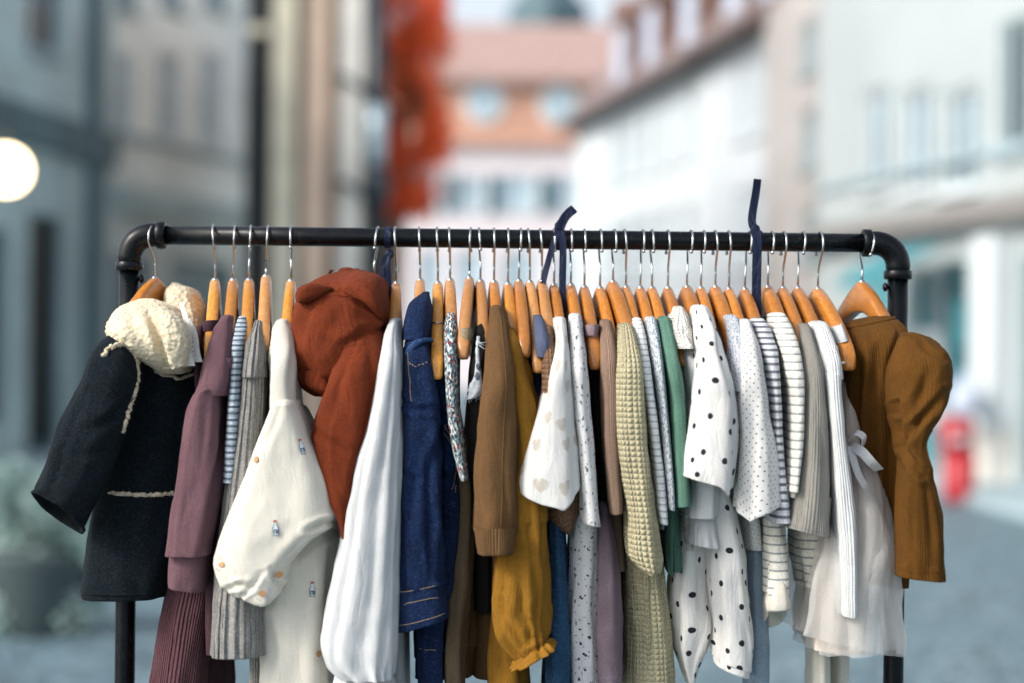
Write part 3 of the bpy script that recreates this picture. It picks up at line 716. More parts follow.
# --- rust hooded jacket
g = garment('hooded_jacket', 'rust brown velvety jacket with big hood and a small round ear', 'jacket', 350, 330)
body(g, M['rust'], 374, 520, hw=9, seed=16)
_, hs = loft('hood', [(338, 272, 356, 271, -.02, .03), (318, 279, 376, 275, -.03, .06), (304, 290, 384, 285, -.045, .08), (297, 306, 387, 302, -.05, .095), (295, 328, 388, 325, -.055, .10), (296, 350, 388, 350, -.06, .10), (298, 372, 384, 372, -.065, .085), (304, 387, 366, 387, -.07, .06), (318, 396, 340, 396, -.075, .03)],
                M['rust'], g, A=.0022, W=.004, seed=41, n=90, step=2.2, inner=False, f=.014, creases=[([(330, 287), (350, 298), (370, 310), (388, 324)], .007, 3.2), ([(300, 368), (312, 380), (330, 384)], .006, 3), ([(386, 330), (362, 332), (344, 345), (336, 366)], .006, 3.5), ([(312, 300), (306, 320), (300, 345)], .005, 4), ([(340, 312), (330, 330), (322, 352)], .003, 4)])
loft('hood_fold', [(352, 270, 360, 269, -.02, .02), (336, 283, 382, 277, -.05, .07), (343, 294, 388, 294, -.055, .09), (368, 305, 390, 314, -.06, .085), (382, 322, 389, 328, -.06, .05)], M['rust'], g, A=.0022, W=.003, seed=42, n=56, step=2.4, inner=False, f=.014)
loft('ear', [(329, 286, 333, 291, -.145, .006), (318, 282, 324, 297, -.15, .012), (305, 283, 312, 302, -.155, .014), (297, 288, 302, 305, -.155, .012), (295, 295, 297, 303, -.15, .005)], M['rust'], g, A=.0004, W=.001, seed=43, n=32, step=1.6, inner=False)
loft('ear', [(328, 274, 332, 272, .03, .012), (329, 270, 335, 270, .03, .008)], M['rust'], g, A=.0003, W=.0005, seed=44, n=24, step=1.4, inner=False)
_, js = loft('sleeve', [(356, 330, 384, 328), (349, 336, 388, 342), (341, 354, 388, 366), (331, 378, 385, 390), (320, 406, 380, 420), (314, 436, 374, 448), (317, 464, 366, 474), (328, 492, 358, 502), (338, 514, 352, 520), (343, 534, 350, 536)],
                M['rust'], g, f=.004, A=.0022, W=.0045, seed=45, n=72, step=2.4, e=.75, creases=[([(318, 430), (330, 442), (346, 452)], .004, 3), ([(345, 360), (338, 390), (330, 420)], .003, 3.5), ([(368, 345), (372, 390), (362, 440), (352, 490)], .004, 3.5)])
loft('hood_hem', [(304, 374, 330, 382, -.155, .012), (306, 385, 334, 392, -.155, .014), (318, 394, 330, 397, -.15, .008)], M['rust'], g, A=.0005, W=.002, seed=46, inner=False)
seam('seam', hs, [(.20, .32), (.30, .42), (.34, .52), (.40, .64)], .0009, M['rust'], g)
# --- white blouse
g = garment('blouse', 'long plain white blouse with a gathered wide sleeve, right of the rust jacket', 'blouse', 395)
body(g, M['white'], 396.5, 740, hw=8, dx=4, seed=17)
loft('sleeve', [(389, 403, 321), (385, 403, 334), (381, 404, 360), (375, 404, 390), (366, 404, 430), (355, 403, 470), (345, 402, 520), (335, 401, 570), (326, 400, 612), (322, 399, 640), (328, 396, 664), (342, 392, 676)],
     M['white'], g, A=.0022, W=.0035, seed=51, n=96, step=2.6, gath=[(.99, .07, .004, 13)], inner=False, f=.020, ks=(5, 8, 12), e=.75)
loft('cuff_frill', [(336, 392, 670, -.15, .03), (332, 398, 690, -.15, .04), (330, 400, 712, -.15, .045)], M['white'], g, A=.001, W=.002, seed=52, gath=[(.6, .9, .0035, 13)], top=False, f=.016)
# --- denim jacket
g = garment('denim_jacket', 'dark indigo denim jacket with pale stitching, right of the white blouse', 'jacket', 422)
body(g, M['denim'], 420, 650, hw=10, dx=6, seed=18)
loft('collar', [(421, 431, 293, -.06, .02), (410, 432, 303, -.08, .04), (404, 433, 322, -.10, .05), (402, 432, 340, -.11, .05)], M['denim'], g, A=.001, W=.003, seed=53, f=.01, inner=False)
_, d1 = loft('sleeve', [(408, 429, 330), (403, 434, 352), (401, 440, 385), (401, 441, 420), (401, 442, 470), (400, 443, 520), (399, 444, 570), (399, 590, 446, 581)], M['denim'], g, A=.0022, W=.005, seed=54, n=72, f=.004, step=2.4, creases=[([(404, 400), (416, 410), (432, 408)], .004, 3), ([(420, 440), (412, 490), (408, 540)], .003, 4), ([(438, 430), (428, 470), (430, 540), (436, 580)], .005, 3.5), ([(402, 470), (414, 480), (424, 476)], .003, 3)])
_, d2 = loft('cuff', [(397, 589, 447, 579, -.150, .046), (397, 606, 448, 595, -.150, .046), (397, 629, 450, 614, -.150, .046)], M['denim'], g, A=.001, W=.002, seed=55, n=48, top=False, f=.004)
_, d3 = loft('front_panel', [(428, 444, 352, -.08, .06), (432, 452, 380, -.08, .08), (438, 459, 420, -.08, .08), (441, 461, 460, -.08, .08), (440, 460, 520, -.08, .08), (436, 456, 570, -.08, .08), (420, 447, 620, -.08, .08), (416, 446, 674, -.08, .08)], M['denim'], g, A=.0022, W=.005, seed=56, n=72, step=2.6, creases=[([(456, 470), (448, 500), (446, 540)], .004, 3), ([(440, 470), (450, 478), (458, 476)], .003, 3), ([(428, 630), (432, 660)], .003, 3)])
for sf, pts in ((d2, [(400, 592), (415, 589), (432, 585), (446, 581)]), (d2, [(400, 626), (415, 622), (432, 618), (448, 613)]), (d2, [(401, 606), (420, 602), (446, 596)]), (d3, [(433, 415), (442, 430), (452, 446), (456, 470), (452, 490)]), (d3, [(436, 412), (445, 427), (455, 443), (459, 468), (455, 492)]),
                (d3, [(430, 438), (438, 432), (448, 424)]), (d3, [(430, 441), (438, 435), (448, 427)]), (d3, [(420, 648), (432, 650), (446, 650)]), (d1, [(408, 362), (416, 366), (428, 362)]), (d1, [(407, 345), (409, 372), (411, 402)])):
    pxline('stitching', pts, .00042, sf, M['stitch'], g, dash=True)
loft('strap', [(405, 349, 410, 362, -.17, .006), (412, 340, 416, 350, -.175, .006), (424, 337, 426, 343, -.17, .006), (432, 337, 434, 343, -.16, .006)], M['denim_light'], g, A=.0002, W=.0004, seed=57, n=20, step=2, inner=False)
# --- floral
g = garment('floral_shirt', 'narrow white top covered in tiny dark and red flowers', 'top', 452)
body(g, M['floral'], 450, 520, hw=6, seed=19)
loft('sleeve', [(445, 458, 315), (443, 459, 330), (444, 459, 360), (446, 460, 400), (449, 464, 430), (455, 468, 460), (460, 470, 478)], M['floral'], g, A=.0012, W=.002, seed=58, f=.0)
# --- beige loop + black
g = garment('olive_dungarees', 'olive trousers hung by a beige loop round a bare hanger tip', 'trousers', 465, 335)
loop_band(g, M['beige_band'], 458.5, 473.5, 328, 341, -.135, hd=.02, tilt=0)
loft('strap', [(458, 463, 338, -.12, .012), (456, 461, 360, -.12, .012), (455, 461, 400, -.11, .014), (456, 463, 440, -.1, .02)], M['olive'], g, A=.0006, W=.001, seed=61, n=24)
loft('strap', [(470, 475, 338, -.12, .012), (471, 476, 360, -.12, .012), (466, 472, 400, -.11, .014), (462, 470, 440, -.1, .02)], M['olive'], g, A=.0006, W=.001, seed=62, n=24)
loft('leg', [(458, 474, 440, -.10, .05), (456, 476, 500, -.10, .05), (450, 474, 560, -.10, .05), (446, 468, 620, -.10, .05), (444, 464, 700, -.10, .05), (444, 464, 740, -.10, .05)], M['olive'], g, A=.002, W=.004, seed=63)
g = garment('black_shirt', 'black top with a frayed pale denim strip knotted at its neck', 'top', 482, 335)
body(g, M['black_cloth'], 480.5, 600, hw=8, seed=20)
loft('shoulder', [(476, 488, 322), (474, 490, 335), (470, 490, 370), (468, 490, 420), (468, 490, 470)], M['black_cloth'], g, A=.001, seed=64, f=-.02)
loft('frayed_strip', [(476, 481, 337, -.165, .005), (475, 480, 350, -.17, .005), (475, 481, 366, -.175, .005), (472, 483, 378, -.178, .006), (467, 386, 484, 392, -.178, .006), (465, 400, 478, 397, -.178, .006)], M['rag'], g, A=.0008, W=.0015, seed=65, n=24, step=1.5, lump=.0009, lumpf=400, inner=False)
mb = MB(); rnd = random.Random(9)
for k in range(16):
    a = P(465 + k * 1.25, 398 - k * .35, -.178); b = a + Vector((rnd.uniform(-.002, .002), rnd.uniform(-.002, .002), -rnd.uniform(.003, .010)))
    mb.tube([a, (a + b) / 2 + Vector((rnd.uniform(-.001, .001), 0, 0)), b], .0004, 5)
for (x0, y0, x1, y1) in ((478, 342, 487, 342), (479, 345, 488, 350), (477, 341, 486, 346)):
    mb.tube([P(x0, y0, -.172), P((x0 + x1) / 2, (y0 + y1) / 2 + 1, -.176), P(x1, y1, -.172)], .0006, 5)
mb.build('frayed_threads', M['rag'], g)
# --- camel sweatshirt
g = garment('sweatshirt', 'camel brown sweatshirt with ribbed cuff in the middle of the rail', 'sweatshirt', 497)
body(g, M['camel'], 494, 650, hw=8, seed=30)
_, q = loft('sleeve', [(489, 505, 309), (487, 510, 325), (484, 514, 350), (481, 517, 385), (479, 518, 420), (476, 518, 460), (474, 519, 500), (472, 529, 519, 527)], M['camel'], g, f=.022, A=.002, W=.004, seed=66, n=56)
loft('cuff', [(473, 526, 518, 525, -.172, .04), (474, 538, 517, 538, -.172, .038), (476, 552, 515, 551, -.172, .037)], M['camel_rib'], g, A=.0008, W=.001, seed=67, n=48, top=False, f=.022)
seam('shoulder_seam', q, [(.03, .52), (.3, .54), (.6, .53), (.98, .52)], .0007, M['camel'], g)
loft('rear_sleeve', [(462, 484, 540, -.04, .05), (456, 482, 580, -.04, .05), (453, 480, 630, -.04, .05), (454, 640, 480, 640, -.04, .05)], M['camel'], g, A=.002, W=.005, seed=68)
loft('rear_cuff', [(452, 637, 480, 638, -.04, .05), (453, 655, 478, 656, -.04, .048), (455, 670, 474, 671, -.04, .047)], M['camel_rib'], g, A=.001, W=.0015, seed=69, top=False)
loft('hem', [(478, 508, 560, -.02, .08), (474, 506, 620, -.02, .08), (472, 504, 668, -.02, .08)], M['camel_rib'], g, A=.001, W=.002, seed=70, top=False)
# --- mustard dress
g = garment('puff_sleeve_dress', 'mustard yellow dress with a ballooning sleeve gathered into a frill', 'dress', 515)
body(g, M['mustard'], 508, 740, hw=8, dx=-4, seed=72)
loft('shoulder', [(504, 517, 330), (503, 525, 350), (506, 532, 385), (512, 540, 430), (514, 546, 480), (512, 548, 520)], M['mustard'], g, A=.0022, W=.005, seed=73, f=.0)
_, q = loft('puff_sleeve', [(512, 542, 470), (506, 545, 500), (499, 547, 535), (495, 549, 570), (493, 550, 600), (494, 626, 549, 618), (504, 645, 548, 632), (518, 657, 546, 640)], M['mustard'], g, A=.002, W=.005, seed=74, n=72, step=2.4, gath=[(1.0, .20, .0035, 12)], inner=False, f=.004, ks=(5, 8, 12), e=.78, creases=[([(530, 640), (522, 610), (520, 570)], .005, 3), ([(536, 636), (538, 600), (532, 560), (528, 520)], .005, 3), ([(524, 645), (510, 625), (502, 600)], .005, 3), ([(542, 630), (546, 600), (544, 560)], .004, 2.6), ([(530, 644), (530, 620)], .004, 2)])
loft('sleeve_frill', [(524, 652, 541, 640, -.175, .016), (517, 659, 549, 640, -.175, .028), (512, 668, 556, 645, -.175, .040)], M['mustard'], g, A=.001, W=.002, seed=75, n=80, step=1.6, gath=[(.9, .8, .0045, 9)], top=False)
loft('skirt', [(496, 522, 560, -.05, .08), (492, 524, 620, -.05, .09), (490, 528, 690, -.05, .1), (490, 530, 745, -.05, .1)], M['mustard'], g, A=.004, W=.005, seed=76)
# --- navy banded
g = garment('navy_shirt', 'navy garment whose blue-grey band wraps a hanger just above its bare tip', 'top', 540, 340)
loft('waistband', [(531, 543, 315, -.06, .03), (532, 547, 325, -.10, .04), (533, 552, 340, -.125, .045), (535, 553, 357, -.135, .035)], M['band_blue'], g, A=.0006, W=.001, seed=77, inner=False, top=False, f=.012)
body(g, M['navy'], 530, 560, hw=8, dx=4, seed=78)
g = garment('crinkle_skirt', 'dark blue crinkled skirt hanging low behind the mustard sleeve', 'skirt', 556, 540)
loft('skirt', [(544, 562, 480, -.07, .08), (545, 565, 540, -.07, .08), (546, 569, 600, -.07, .08), (544, 571, 660, -.07, .09), (544, 572, 730, -.07, .09)], M['teal_skirt'], g, A=.003, W=.004, seed=79)
# --- brown waffle
g = garment('waffle_shirt', 'brown waffle knit top peeking out below the heart-print bib', 'top', 548)
body(g, M['brown_waffle'], 542, 520, hw=7, dx=8, seed=80)
loft('sleeve', [(540, 554, 328), (540, 556, 345), (541, 558, 380), (541, 560, 420)], M['brown_waffle'], g, A=.001, seed=81, f=.008)
loft('tail', [(545, 578, 440, -.12, .04), (543, 582, 470, -.12, .04), (545, 500, 584, 488, -.12, .04), (552, 524, 580, 508, -.12, .04), (566, 535, 574, 524, -.12, .03)], M['brown_waffle'], g, A=.001, W=.003, seed=82)
# --- hearts
g = garment('heart_bib', 'white bib-shaped top printed with beige hearts', 'top', 555)
loft('body', [(551, 567, 320), (553, 569, 343), (548, 571, 368), (541, 573, 392), (533, 575, 420), (524, 578, 448), (518, 474, 579, 470), (517, 489, 580, 484)], M['hearts'], g, A=.0012, W=.003, seed=83, n=64, f=.018, hem=.001, hemp=[(-1, 0), (-.2, 12), (.35, 21), (.7, 12), (1, 0)])
body(g, M['hearts'], 554, 480, hw=5, seed=84)
# --- bw floral leggings
g = garment('flower_leggings', 'white leggings sprinkled with small dark flowers, right of the heart bib', 'leggings', 572)
loft('upper_leg', [(567, 582, 316), (567, 584, 332), (568, 587, 365), (571, 590, 400), (575, 593, 435), (577, 596, 470), (580, 599, 505), (582, 520, 601, 524)], M['bw_floral'], g, A=.0012, W=.003, seed=85, f=.006)
body(g, M['bw_floral'], 571, 500, hw=6, seed=86)
loft('lower_leg', [(570, 598, 500, -.08, .06), (568, 600, 560, -.08, .06), (567, 600, 620, -.08, .06), (570, 598, 690, -.08, .06), (570, 598, 740, -.08, .06)], M['bw_floral'], g, A=.0022, W=.005, seed=87, n=52)
# --- lilac tulle
g = garment('tulle_skirt', 'dusty lilac sheer skirt held by a mauve band around a hanger arm', 'skirt', 592, 332)
loop_band(g, M['band_mauve'], 583.5, 600, 325, 336, -.115, hd=.03, tilt=-1)
body(g, M['black_cloth'], 584.5, 560, hw=6, dx=14, seed=88, name='bodice')
loft('skirt', [(594, 608, 500, -.06, .08), (594, 616, 550, -.06, .09), (593, 620, 610, -.06, .1), (592, 622, 660, -.06, .1), (594, 620, 674, -.06, .1)], M['lilac_tulle'], g, A=.003, W=.004, seed=89, n=60)
loft('lining', [(596, 606, 500, -.05, .07), (597, 613, 560, -.05, .08), (597, 617, 660, -.05, .09)], M['mauve_dark'], g, A=.003, W=.004, seed=90)
# --- taupe
g = garment('ribbed_shirt', 'taupe finely ribbed top left of the olive waffle cardigan', 'top', 606)
body(g, M['taupe'], 600, 560, hw=7, dx=8, seed=91)
loft('sleeve', [(598, 612, 322), (597, 615, 336), (598, 618, 360), (600, 619, 395), (601, 619, 430), (604, 620, 465), (607, 622, 496), (609, 512, 622, 510)], M['taupe'], g, A=.001, W=.003, seed=92, f=.002)
# --- olive waffle cardigan
g = garment('waffle_cardigan', 'pale olive waffle knit cardigan with long pointed front, right of centre', 'cardigan', 622)
body(g, M['olive_waffle'], 613, 740, hw=8, dx=24, seed=93)
_, q = loft('sleeve', [(616, 632, 326), (614, 637, 340), (612, 643, 365), (611, 645, 395), (612, 647, 425), (616, 649, 455), (621, 651, 485), (625, 656, 515), (627, 548, 661, 552), (634, 562, 660, 568), (644, 571, 655, 572)], M['olive_waffle'], g, A=.0018, W=.004, seed=94, n=60, f=.012)
loft('front_panel', [(620, 648, 500, -.07, .05), (622, 660, 545, -.07, .05), (623, 666, 590, -.07, .05), (624, 671, 640, -.07, .05), (624, 676, 700, -.07, .05), (624, 678, 745, -.07, .05)], M['olive_waffle'], g, A=.002, W=.004, seed=95, n=56)
# --- white stripe narrow
g = garment('striped_shirt', 'narrow white top with faint stripes between olive cardigan and speckled top', 'top', 634)
body(g, M['white_stripe'], 626, 520, hw=5, dx=10, seed=96)
loft('sleeve', [(629, 642, 320), (630, 646, 336), (635, 651, 370), (642, 656, 410), (648, 661, 450), (652, 666, 490), (656, 520, 668, 522)], M['white_stripe'], g, A=.001, W=.002, seed=97, f=-.004)
# --- speckle
g = garment('speckled_shirt', 'white top with fine blue-grey speckles left of the sea-green knit', 'top', 650)
body(g, M['speckle'], 640.5, 520, hw=5, dx=10, seed=98)
loft('sleeve', [(642, 656, 319), (644, 659, 335), (650, 663, 370), (656, 667, 410), (660, 671, 450), (664, 674, 490), (666, 506, 674, 508)], M['speckle'], g, A=.001, W=.002, seed=99, f=-.002)
# --- green
g = garment('green_knit', 'sea-green ribbed knit, the only green garment', 'top', 663)
body(g, M['green'], 652, 560, hw=6, dx=12, seed=100)
loft('sleeve', [(655, 670, 319), (657, 674, 335), (662, 679, 365), (667, 684, 400), (670, 687, 440), (673, 689, 480), (674, 505, 691, 502)], M['green'], g, A=.001, W=.002, seed=101, f=.004)
loft('tail', [(662, 676, 500, -.08, .05), (663, 673, 540, -.08, .05), (666, 671, 570, -.08, .05)], M['green'], g, A=.001, seed=102)
# --- lace blouse
g = garment('lace_blouse', 'off-white blouse with lacy crumpled shoulder and frilled cuff', 'blouse', 677)
body(g, M['lace'], 668, 540, hw=6, dx=10, seed=103)
loft('shoulder', [(671, 684, 309), (668, 689, 320), (669, 691, 334), (675, 692, 348)], M['lace'], g, A=.002, W=.004, seed=104, n=48, step=2, gath=[(.6, .5, .0016, 9)], f=.004)
loft('sleeve', [(676, 692, 340), (681, 696, 370), (686, 702, 410), (688, 712, 450), (688, 718, 480), (687, 716, 515)], M['white'], g, A=.0018, W=.004, seed=105, f=-.02)
loft('cuff_frill', [(689, 716, 510, -.12, .03), (688, 532, 719, 534, -.12, .035), (687, 541, 722, 547, -.12, .038)], M['white'], g, A=.001, W=.002, seed=106, n=64, gath=[(.8, .4, .0025, 12)], top=False)
# --- polka top
g = garment('polka_dot_shirt', 'white top with large black dots and a wide flared sleeve', 'top', 700)
body(g, M['polka'], 687, 520, hw=7, dx=14, seed=107)
loft('sleeve', [(690, 708, 309), (690, 714, 322), (691, 719, 345), (691, 728, 375), (689, 735, 405), (686, 737, 430), (682, 735, 455), (678, 472, 731, 482)], M['polka'], g, A=.002, W=.004, seed=108, n=60, f=.024, hemp=[(-1, 0), (.3, 4), (.7, 12), (1, 4)])
g = garment('polka_dot_trousers', 'white trousers with black dots and two loose legs below the dotted top', 'trousers', 705, 500)
loft('leg', [(688, 722, 470, -.06, .05), (680, 716, 510, -.06, .05), (674, 708, 550, -.06, .05), (669, 707, 592, -.06, .05), (671, 712, 625, -.06, .05), (677, 700, 655, -.06, .045), (684, 694, 678, -.06, .04)], M['polka'], g, A=.0022, W=.005, seed=109, n=56)
loft('leg', [(704, 728, 480, -.105, .04), (705, 736, 515, -.105, .04), (707, 743, 550, -.105, .042), (708, 748, 590, -.105, .042), (712, 751, 630, -.105, .042), (714, 655, 750, 668, -.105, .042)], M['polka'], g, A=.0022, W=.005, seed=110, n=56)
loft('leg_cuff', [(713, 652, 751, 664, -.105, .044), (713, 661, 749, 675, -.105, .044)], M['polka'], g, A=.0005, W=.001, seed=111, n=44, top=False)
# --- small speckle + fine dots
g = garment('speckled_shirt', 'pale top with grey specks half hidden behind the large-dotted top', 'top', 724)
body(g, M['small_speckle'], 701, 500, hw=6, dx=14, seed=112)
loft('sleeve', [(720, 737, 318), (722, 741, 332), (724, 743, 355), (727, 744, 390)], M['small_speckle'], g, A=.0012, W=.002, seed=113, f=-.002)
g = garment('fine_dot_shirt', 'white top with a fine grid of tiny dark dots and slanted hem', 'top', 745)
body(g, M['fine_dots'], 715.5, 540, hw=7, dx=24, seed=114)
loft('sleeve', [(734, 750, 322), (732, 757, 345), (732, 763, 375), (733, 769, 410), (735, 774, 440), (735, 778, 470), (735, 506, 781, 500)], M['fine_dots'], g, A=.0018, W=.004, seed=115, n=56, f=.008, hemp=[(-1, 0), (-.45, 13), (0, 8), (1, 0)])
# --- pale blue/sheer behind
g = garment('pale_leggings', 'pale blue-white leggings hanging straight between dotted trousers and striped sleeves', 'leggings', 757, 560)
loft('leg', [(742, 766, 500, -.05, .05), (744, 765, 560, -.05, .05), (746, 766, 630, -.05, .05), (746, 766, 740, -.05, .05)], M['pale_blue'], g, A=.0016, W=.004, seed=116)
# --- striped ones
g = garment('striped_shirt', 'cream and dark striped top whose folded cuff hangs lowest left of the grey sweater', 'top', 772, 500)
body(g, M['dark_stripe'], 729, 540, hw=6, dx=34, seed=117)
loft('sleeve', [(758, 778, 480, -.09, .04), (760, 781, 520, -.09, .04), (764, 785, 560, -.10, .04), (764, 786, 590, -.11, .04)], M['cream_stripe'], g, A=.0022, W=.005, seed=118)
loft('folded_cuff', [(768, 582, 786, 584, -.12, .035), (764, 600, 788, 600, -.12, .04), (766, 616, 788, 611, -.12, .036)], M['cream'], g, A=.001, W=.002, seed=119, inner=True, tz=.022)
g = garment('striped_shirt', 'grey top with close dark stripes left of the thin-striped white top', 'top', 764)
body(g, M['grey_stripe'], 745, 520, hw=6, dx=20, seed=120)
loft('sleeve', [(748, 764, 321), (750, 771, 334), (758, 776, 360), (764, 779, 400), (767, 781, 440), (770, 784, 478), (768, 790, 520)], M['grey_stripe'], g, A=.0014, W=.003, seed=121, f=-.002)
g = garment('striped_shirt', 'white top with thin grey-green stripes and cream cuff edge', 'top', 782)
body(g, M['cream_stripe'], 768, 520, hw=6, dx=14, seed=122)
_, q = loft('sleeve', [(768, 785, 316), (769, 792, 330), (775, 797, 350), (782, 800, 380), (785, 801, 415), (785, 800, 450), (783, 488, 797, 490)], M['cream_stripe'], g, A=.0014, W=.003, seed=123, f=.006)
loft('cuff', [(783, 486, 797, 488, -.155, .035), (783, 494, 796, 496, -.155, .034)], M['cream'], g, A=.0004, W=.0006, seed=124, top=False)
# --- grey ribbed sweater
g = garment('ribbed_sweater', 'stone grey finely ribbed sweater with broad sleeve end', 'sweater', 800)
body(g, M['grey_rib'], 783, 520, hw=7, dx=20, seed=125)
_, q = loft('sleeve', [(795, 806, 325), (796, 811, 340), (797, 819, 370), (797, 824, 410), (795, 827, 450), (790, 829, 485), (785, 514, 829, 522), (782, 524, 829, 536)], M['grey_rib'], g, A=.0016, W=.003, seed=126, n=52, f=.004)
seam('hem_stitch', q, [(.93, .3), (.93, .42), (.93, .55), (.93, .7)], .0006, M['grey_rib'], g)
g = garment('striped_leggings', 'grey and cream striped leg rolled up below the grey sweater', 'leggings', 806, 540)
loft('leg', [(790, 820, 510, -.06, .045), (792, 822, 550, -.06, .045), (796, 568, 821, 572, -.06, .045), (797, 582, 820, 583, -.06, .045)], M['cream_stripe'], g, A=.003, W=.005, seed=127)
# --- white cardigan
g = garment('ribbed_cardigan', 'off-white chunky ribbed cardigan with very long narrow sleeve', 'cardigan', 815)
body(g, M['white_rib'], 798, 540, hw=7, dx=20, seed=128)
loft('shoulder', [(806, 826, 325), (808, 832, 340), (813, 837, 360), (816, 838, 378)], M['white_rib'], g, A=.001, W=.002, seed=129, f=.004)
loft('sleeve', [(816, 838, 374), (819, 839, 400), (825, 843, 440), (829, 849, 480), (832, 853, 520), (834, 855, 560), (835, 856, 600), (837, 612, 855, 614)], M['white_rib'], g, A=.0014, W=.003, seed=130, f=.006)
# --- tulle dress
g = garment('tulle_dress', 'cream tulle dress with layered sheer skirt, hung by a white strap over a hanger arm', 'dress', 838, 340)
loft('strap', [(830, 327, 842, 323, -.105, .022), (832, 335, 845, 331, -.112, .023), (834, 344, 848, 340, -.118, .023)], M['white'], g, A=.0003, W=.0006, seed=131, top=False, inner=False, f=.006, step=1.5)
loft('strap_end', [(829, 334, 836, 333, -.10, .018), (829, 346, 836, 345, -.10, .018), (830, 362, 835, 361, -.10, .016)], M['white'], g, A=.0003, W=.0006, seed=151, top=False, inner=False, f=.006, step=1.5)
mb = MB(); mb.tube([P(836, 363.5, -.17), P(845, 362.5, -.17)], .0016, 8); mb.build('tag_pin', M['label_cloth'], g)
loft('bodice', [(826, 846, 360, -.02, .06), (828, 852, 400, -.02, .09), (828, 858, 440, -.02, .1), (828, 862, 470, -.02, .1)], M['tulle_lining'], g, A=.001, seed=132)
tulle_dress = g
loft('skirt_lining', [(830, 862, 455, -.03, .09), (820, 862, 500, -.03, .11), (810, 858, 560, -.03, .12), (804, 856, 610, -.03, .12), (804, 856, 638, -.03, .12)], M['tulle_lining'], g, A=.004, W=.006, seed=134, n=80, ks=(5, 9, 13))
loft('tulle_layer', [(830, 866, 450, -.03, .10), (816, 876, 500, -.03, .14), (800, 886, 550, -.03, .16), (790, 888, 595, -.03, .15), (782, 618, 893, 642, -.03, .15)], M['tulle'], g, A=.006, W=.008, seed=135, n=90, ks=(6, 9, 14), inner=False, top=False)
loft('tulle_layer', [(834, 864, 455, -.03, .11), (824, 874, 500, -.03, .15), (812, 880, 550, -.03, .15), (806, 885, 592, -.03, .15), (802, 640, 890, 630, -.03, .15)], M['tulle'], g, A=.007, W=.008, seed=136, n=90, ks=(5, 8, 13), inner=False, top=False)
g = garment('cream_leggings', 'cream leggings reaching lowest beneath the tulle dress', 'leggings', 826, 660)
loft('leg', [(808, 826, 600, -.03, .05), (807, 826, 680, -.03, .05), (808, 824, 745, -.03, .05)], M['cream'], g, A=.0016, W=.003, seed=137)
loft('leg', [(824, 846, 600, .02, .05), (826, 845, 680, .02, .05), (827, 842, 745, .02, .05)], M['cream'], g, A=.0016, W=.003, seed=138)
# --- brown puff sleeve top
g = garment('puff_sleeve_blouse', 'brown-ochre ribbed top with a big puff sleeve, rightmost on the rail', 'top', 885)
_, bb = loft('body', [(841, 328, 893, 318, -.02, .04), (838, 336, 899, 322, -.025, .055), (836, 350, 904, 340, -.03, .075), (840, 385, 902, 380, -.03, .08), (842, 430, 904, 430, -.03, .08), (846, 480, 906, 480, -.03, .08), (854, 530, 904, 530, -.03, .08), (862, 578, 902, 580, -.03, .08)],
                M['brown_rib'], g, A=.0022, W=.004, seed=140, n=96, ks=(5, 8, 11), f=.03, step=2.6,
                creases=[([(880, 345), (872, 400), (874, 480), (882, 570)], .006, 3.5), ([(862, 345), (857, 400), (858, 460)], .005, 3.5), ([(892, 400), (888, 470), (893, 560)], .006, 3), ([(897, 335), (892, 355), (886, 380)], .005, 3)])
furpts = [(.015, .22), (.02, .35), (.02, .5), (.02, .65), (.01, .78)]
seam('neckband', bb, furpts, .0030, M['brown_rib'], g, off=.0)
_, ps = loft('puff_sleeve', [(899, 336, 908, 333), (895, 344, 927, 338), (889, 368, 943, 352), (888, 388, 949, 369), (890, 402, 946, 391), (895, 422, 935, 417), (899, 442, 923, 436), (901, 458, 923, 452), (899, 482, 928, 474), (897, 520, 936, 508), (896, 550, 940, 545), (896, 574, 942, 578)],
                M['brown_rib'], g, f=.030, A=.0018, W=.004, seed=141, n=96, step=2.0, gath=[(.02, .07, .0022, 14), (.47, .06, .0018, 9)], ks=(3, 6, 10), e=.74,
                creases=[([(911, 340), (902, 358), (896, 384), (897, 412)], .007, 3.2), ([(944, 392), (930, 410), (915, 426), (905, 446)], .006, 3.2), ([(897, 404), (901, 430), (908, 452), (922, 476)], .008, 3.0), ([(918, 342), (930, 352), (944, 360)], .004, 2.5), ([(906, 470), (904, 510), (908, 560)], .004, 3), ([(926, 478), (930, 520), (932, 565)], .003, 3), ([(930, 370), (922, 392), (910, 412)], .003, 4)])
seam('sleeve_seam', ps, [(.05, .66), (.12, .72), (.24, .76), (.36, .76), (.5, .74)], .0012, M['brown_rib'], g, jitter=.0006)
seam('sleeve_seam', ps, [(.5, .60), (.62, .58), (.8, .60), (.99, .62)], .0010, M['brown_rib'], g)
seam('hem_stitch', ps, [(.965, .3), (.965, .45), (.965, .6), (.965, .72)], .0006, M['brown_rib'], g)

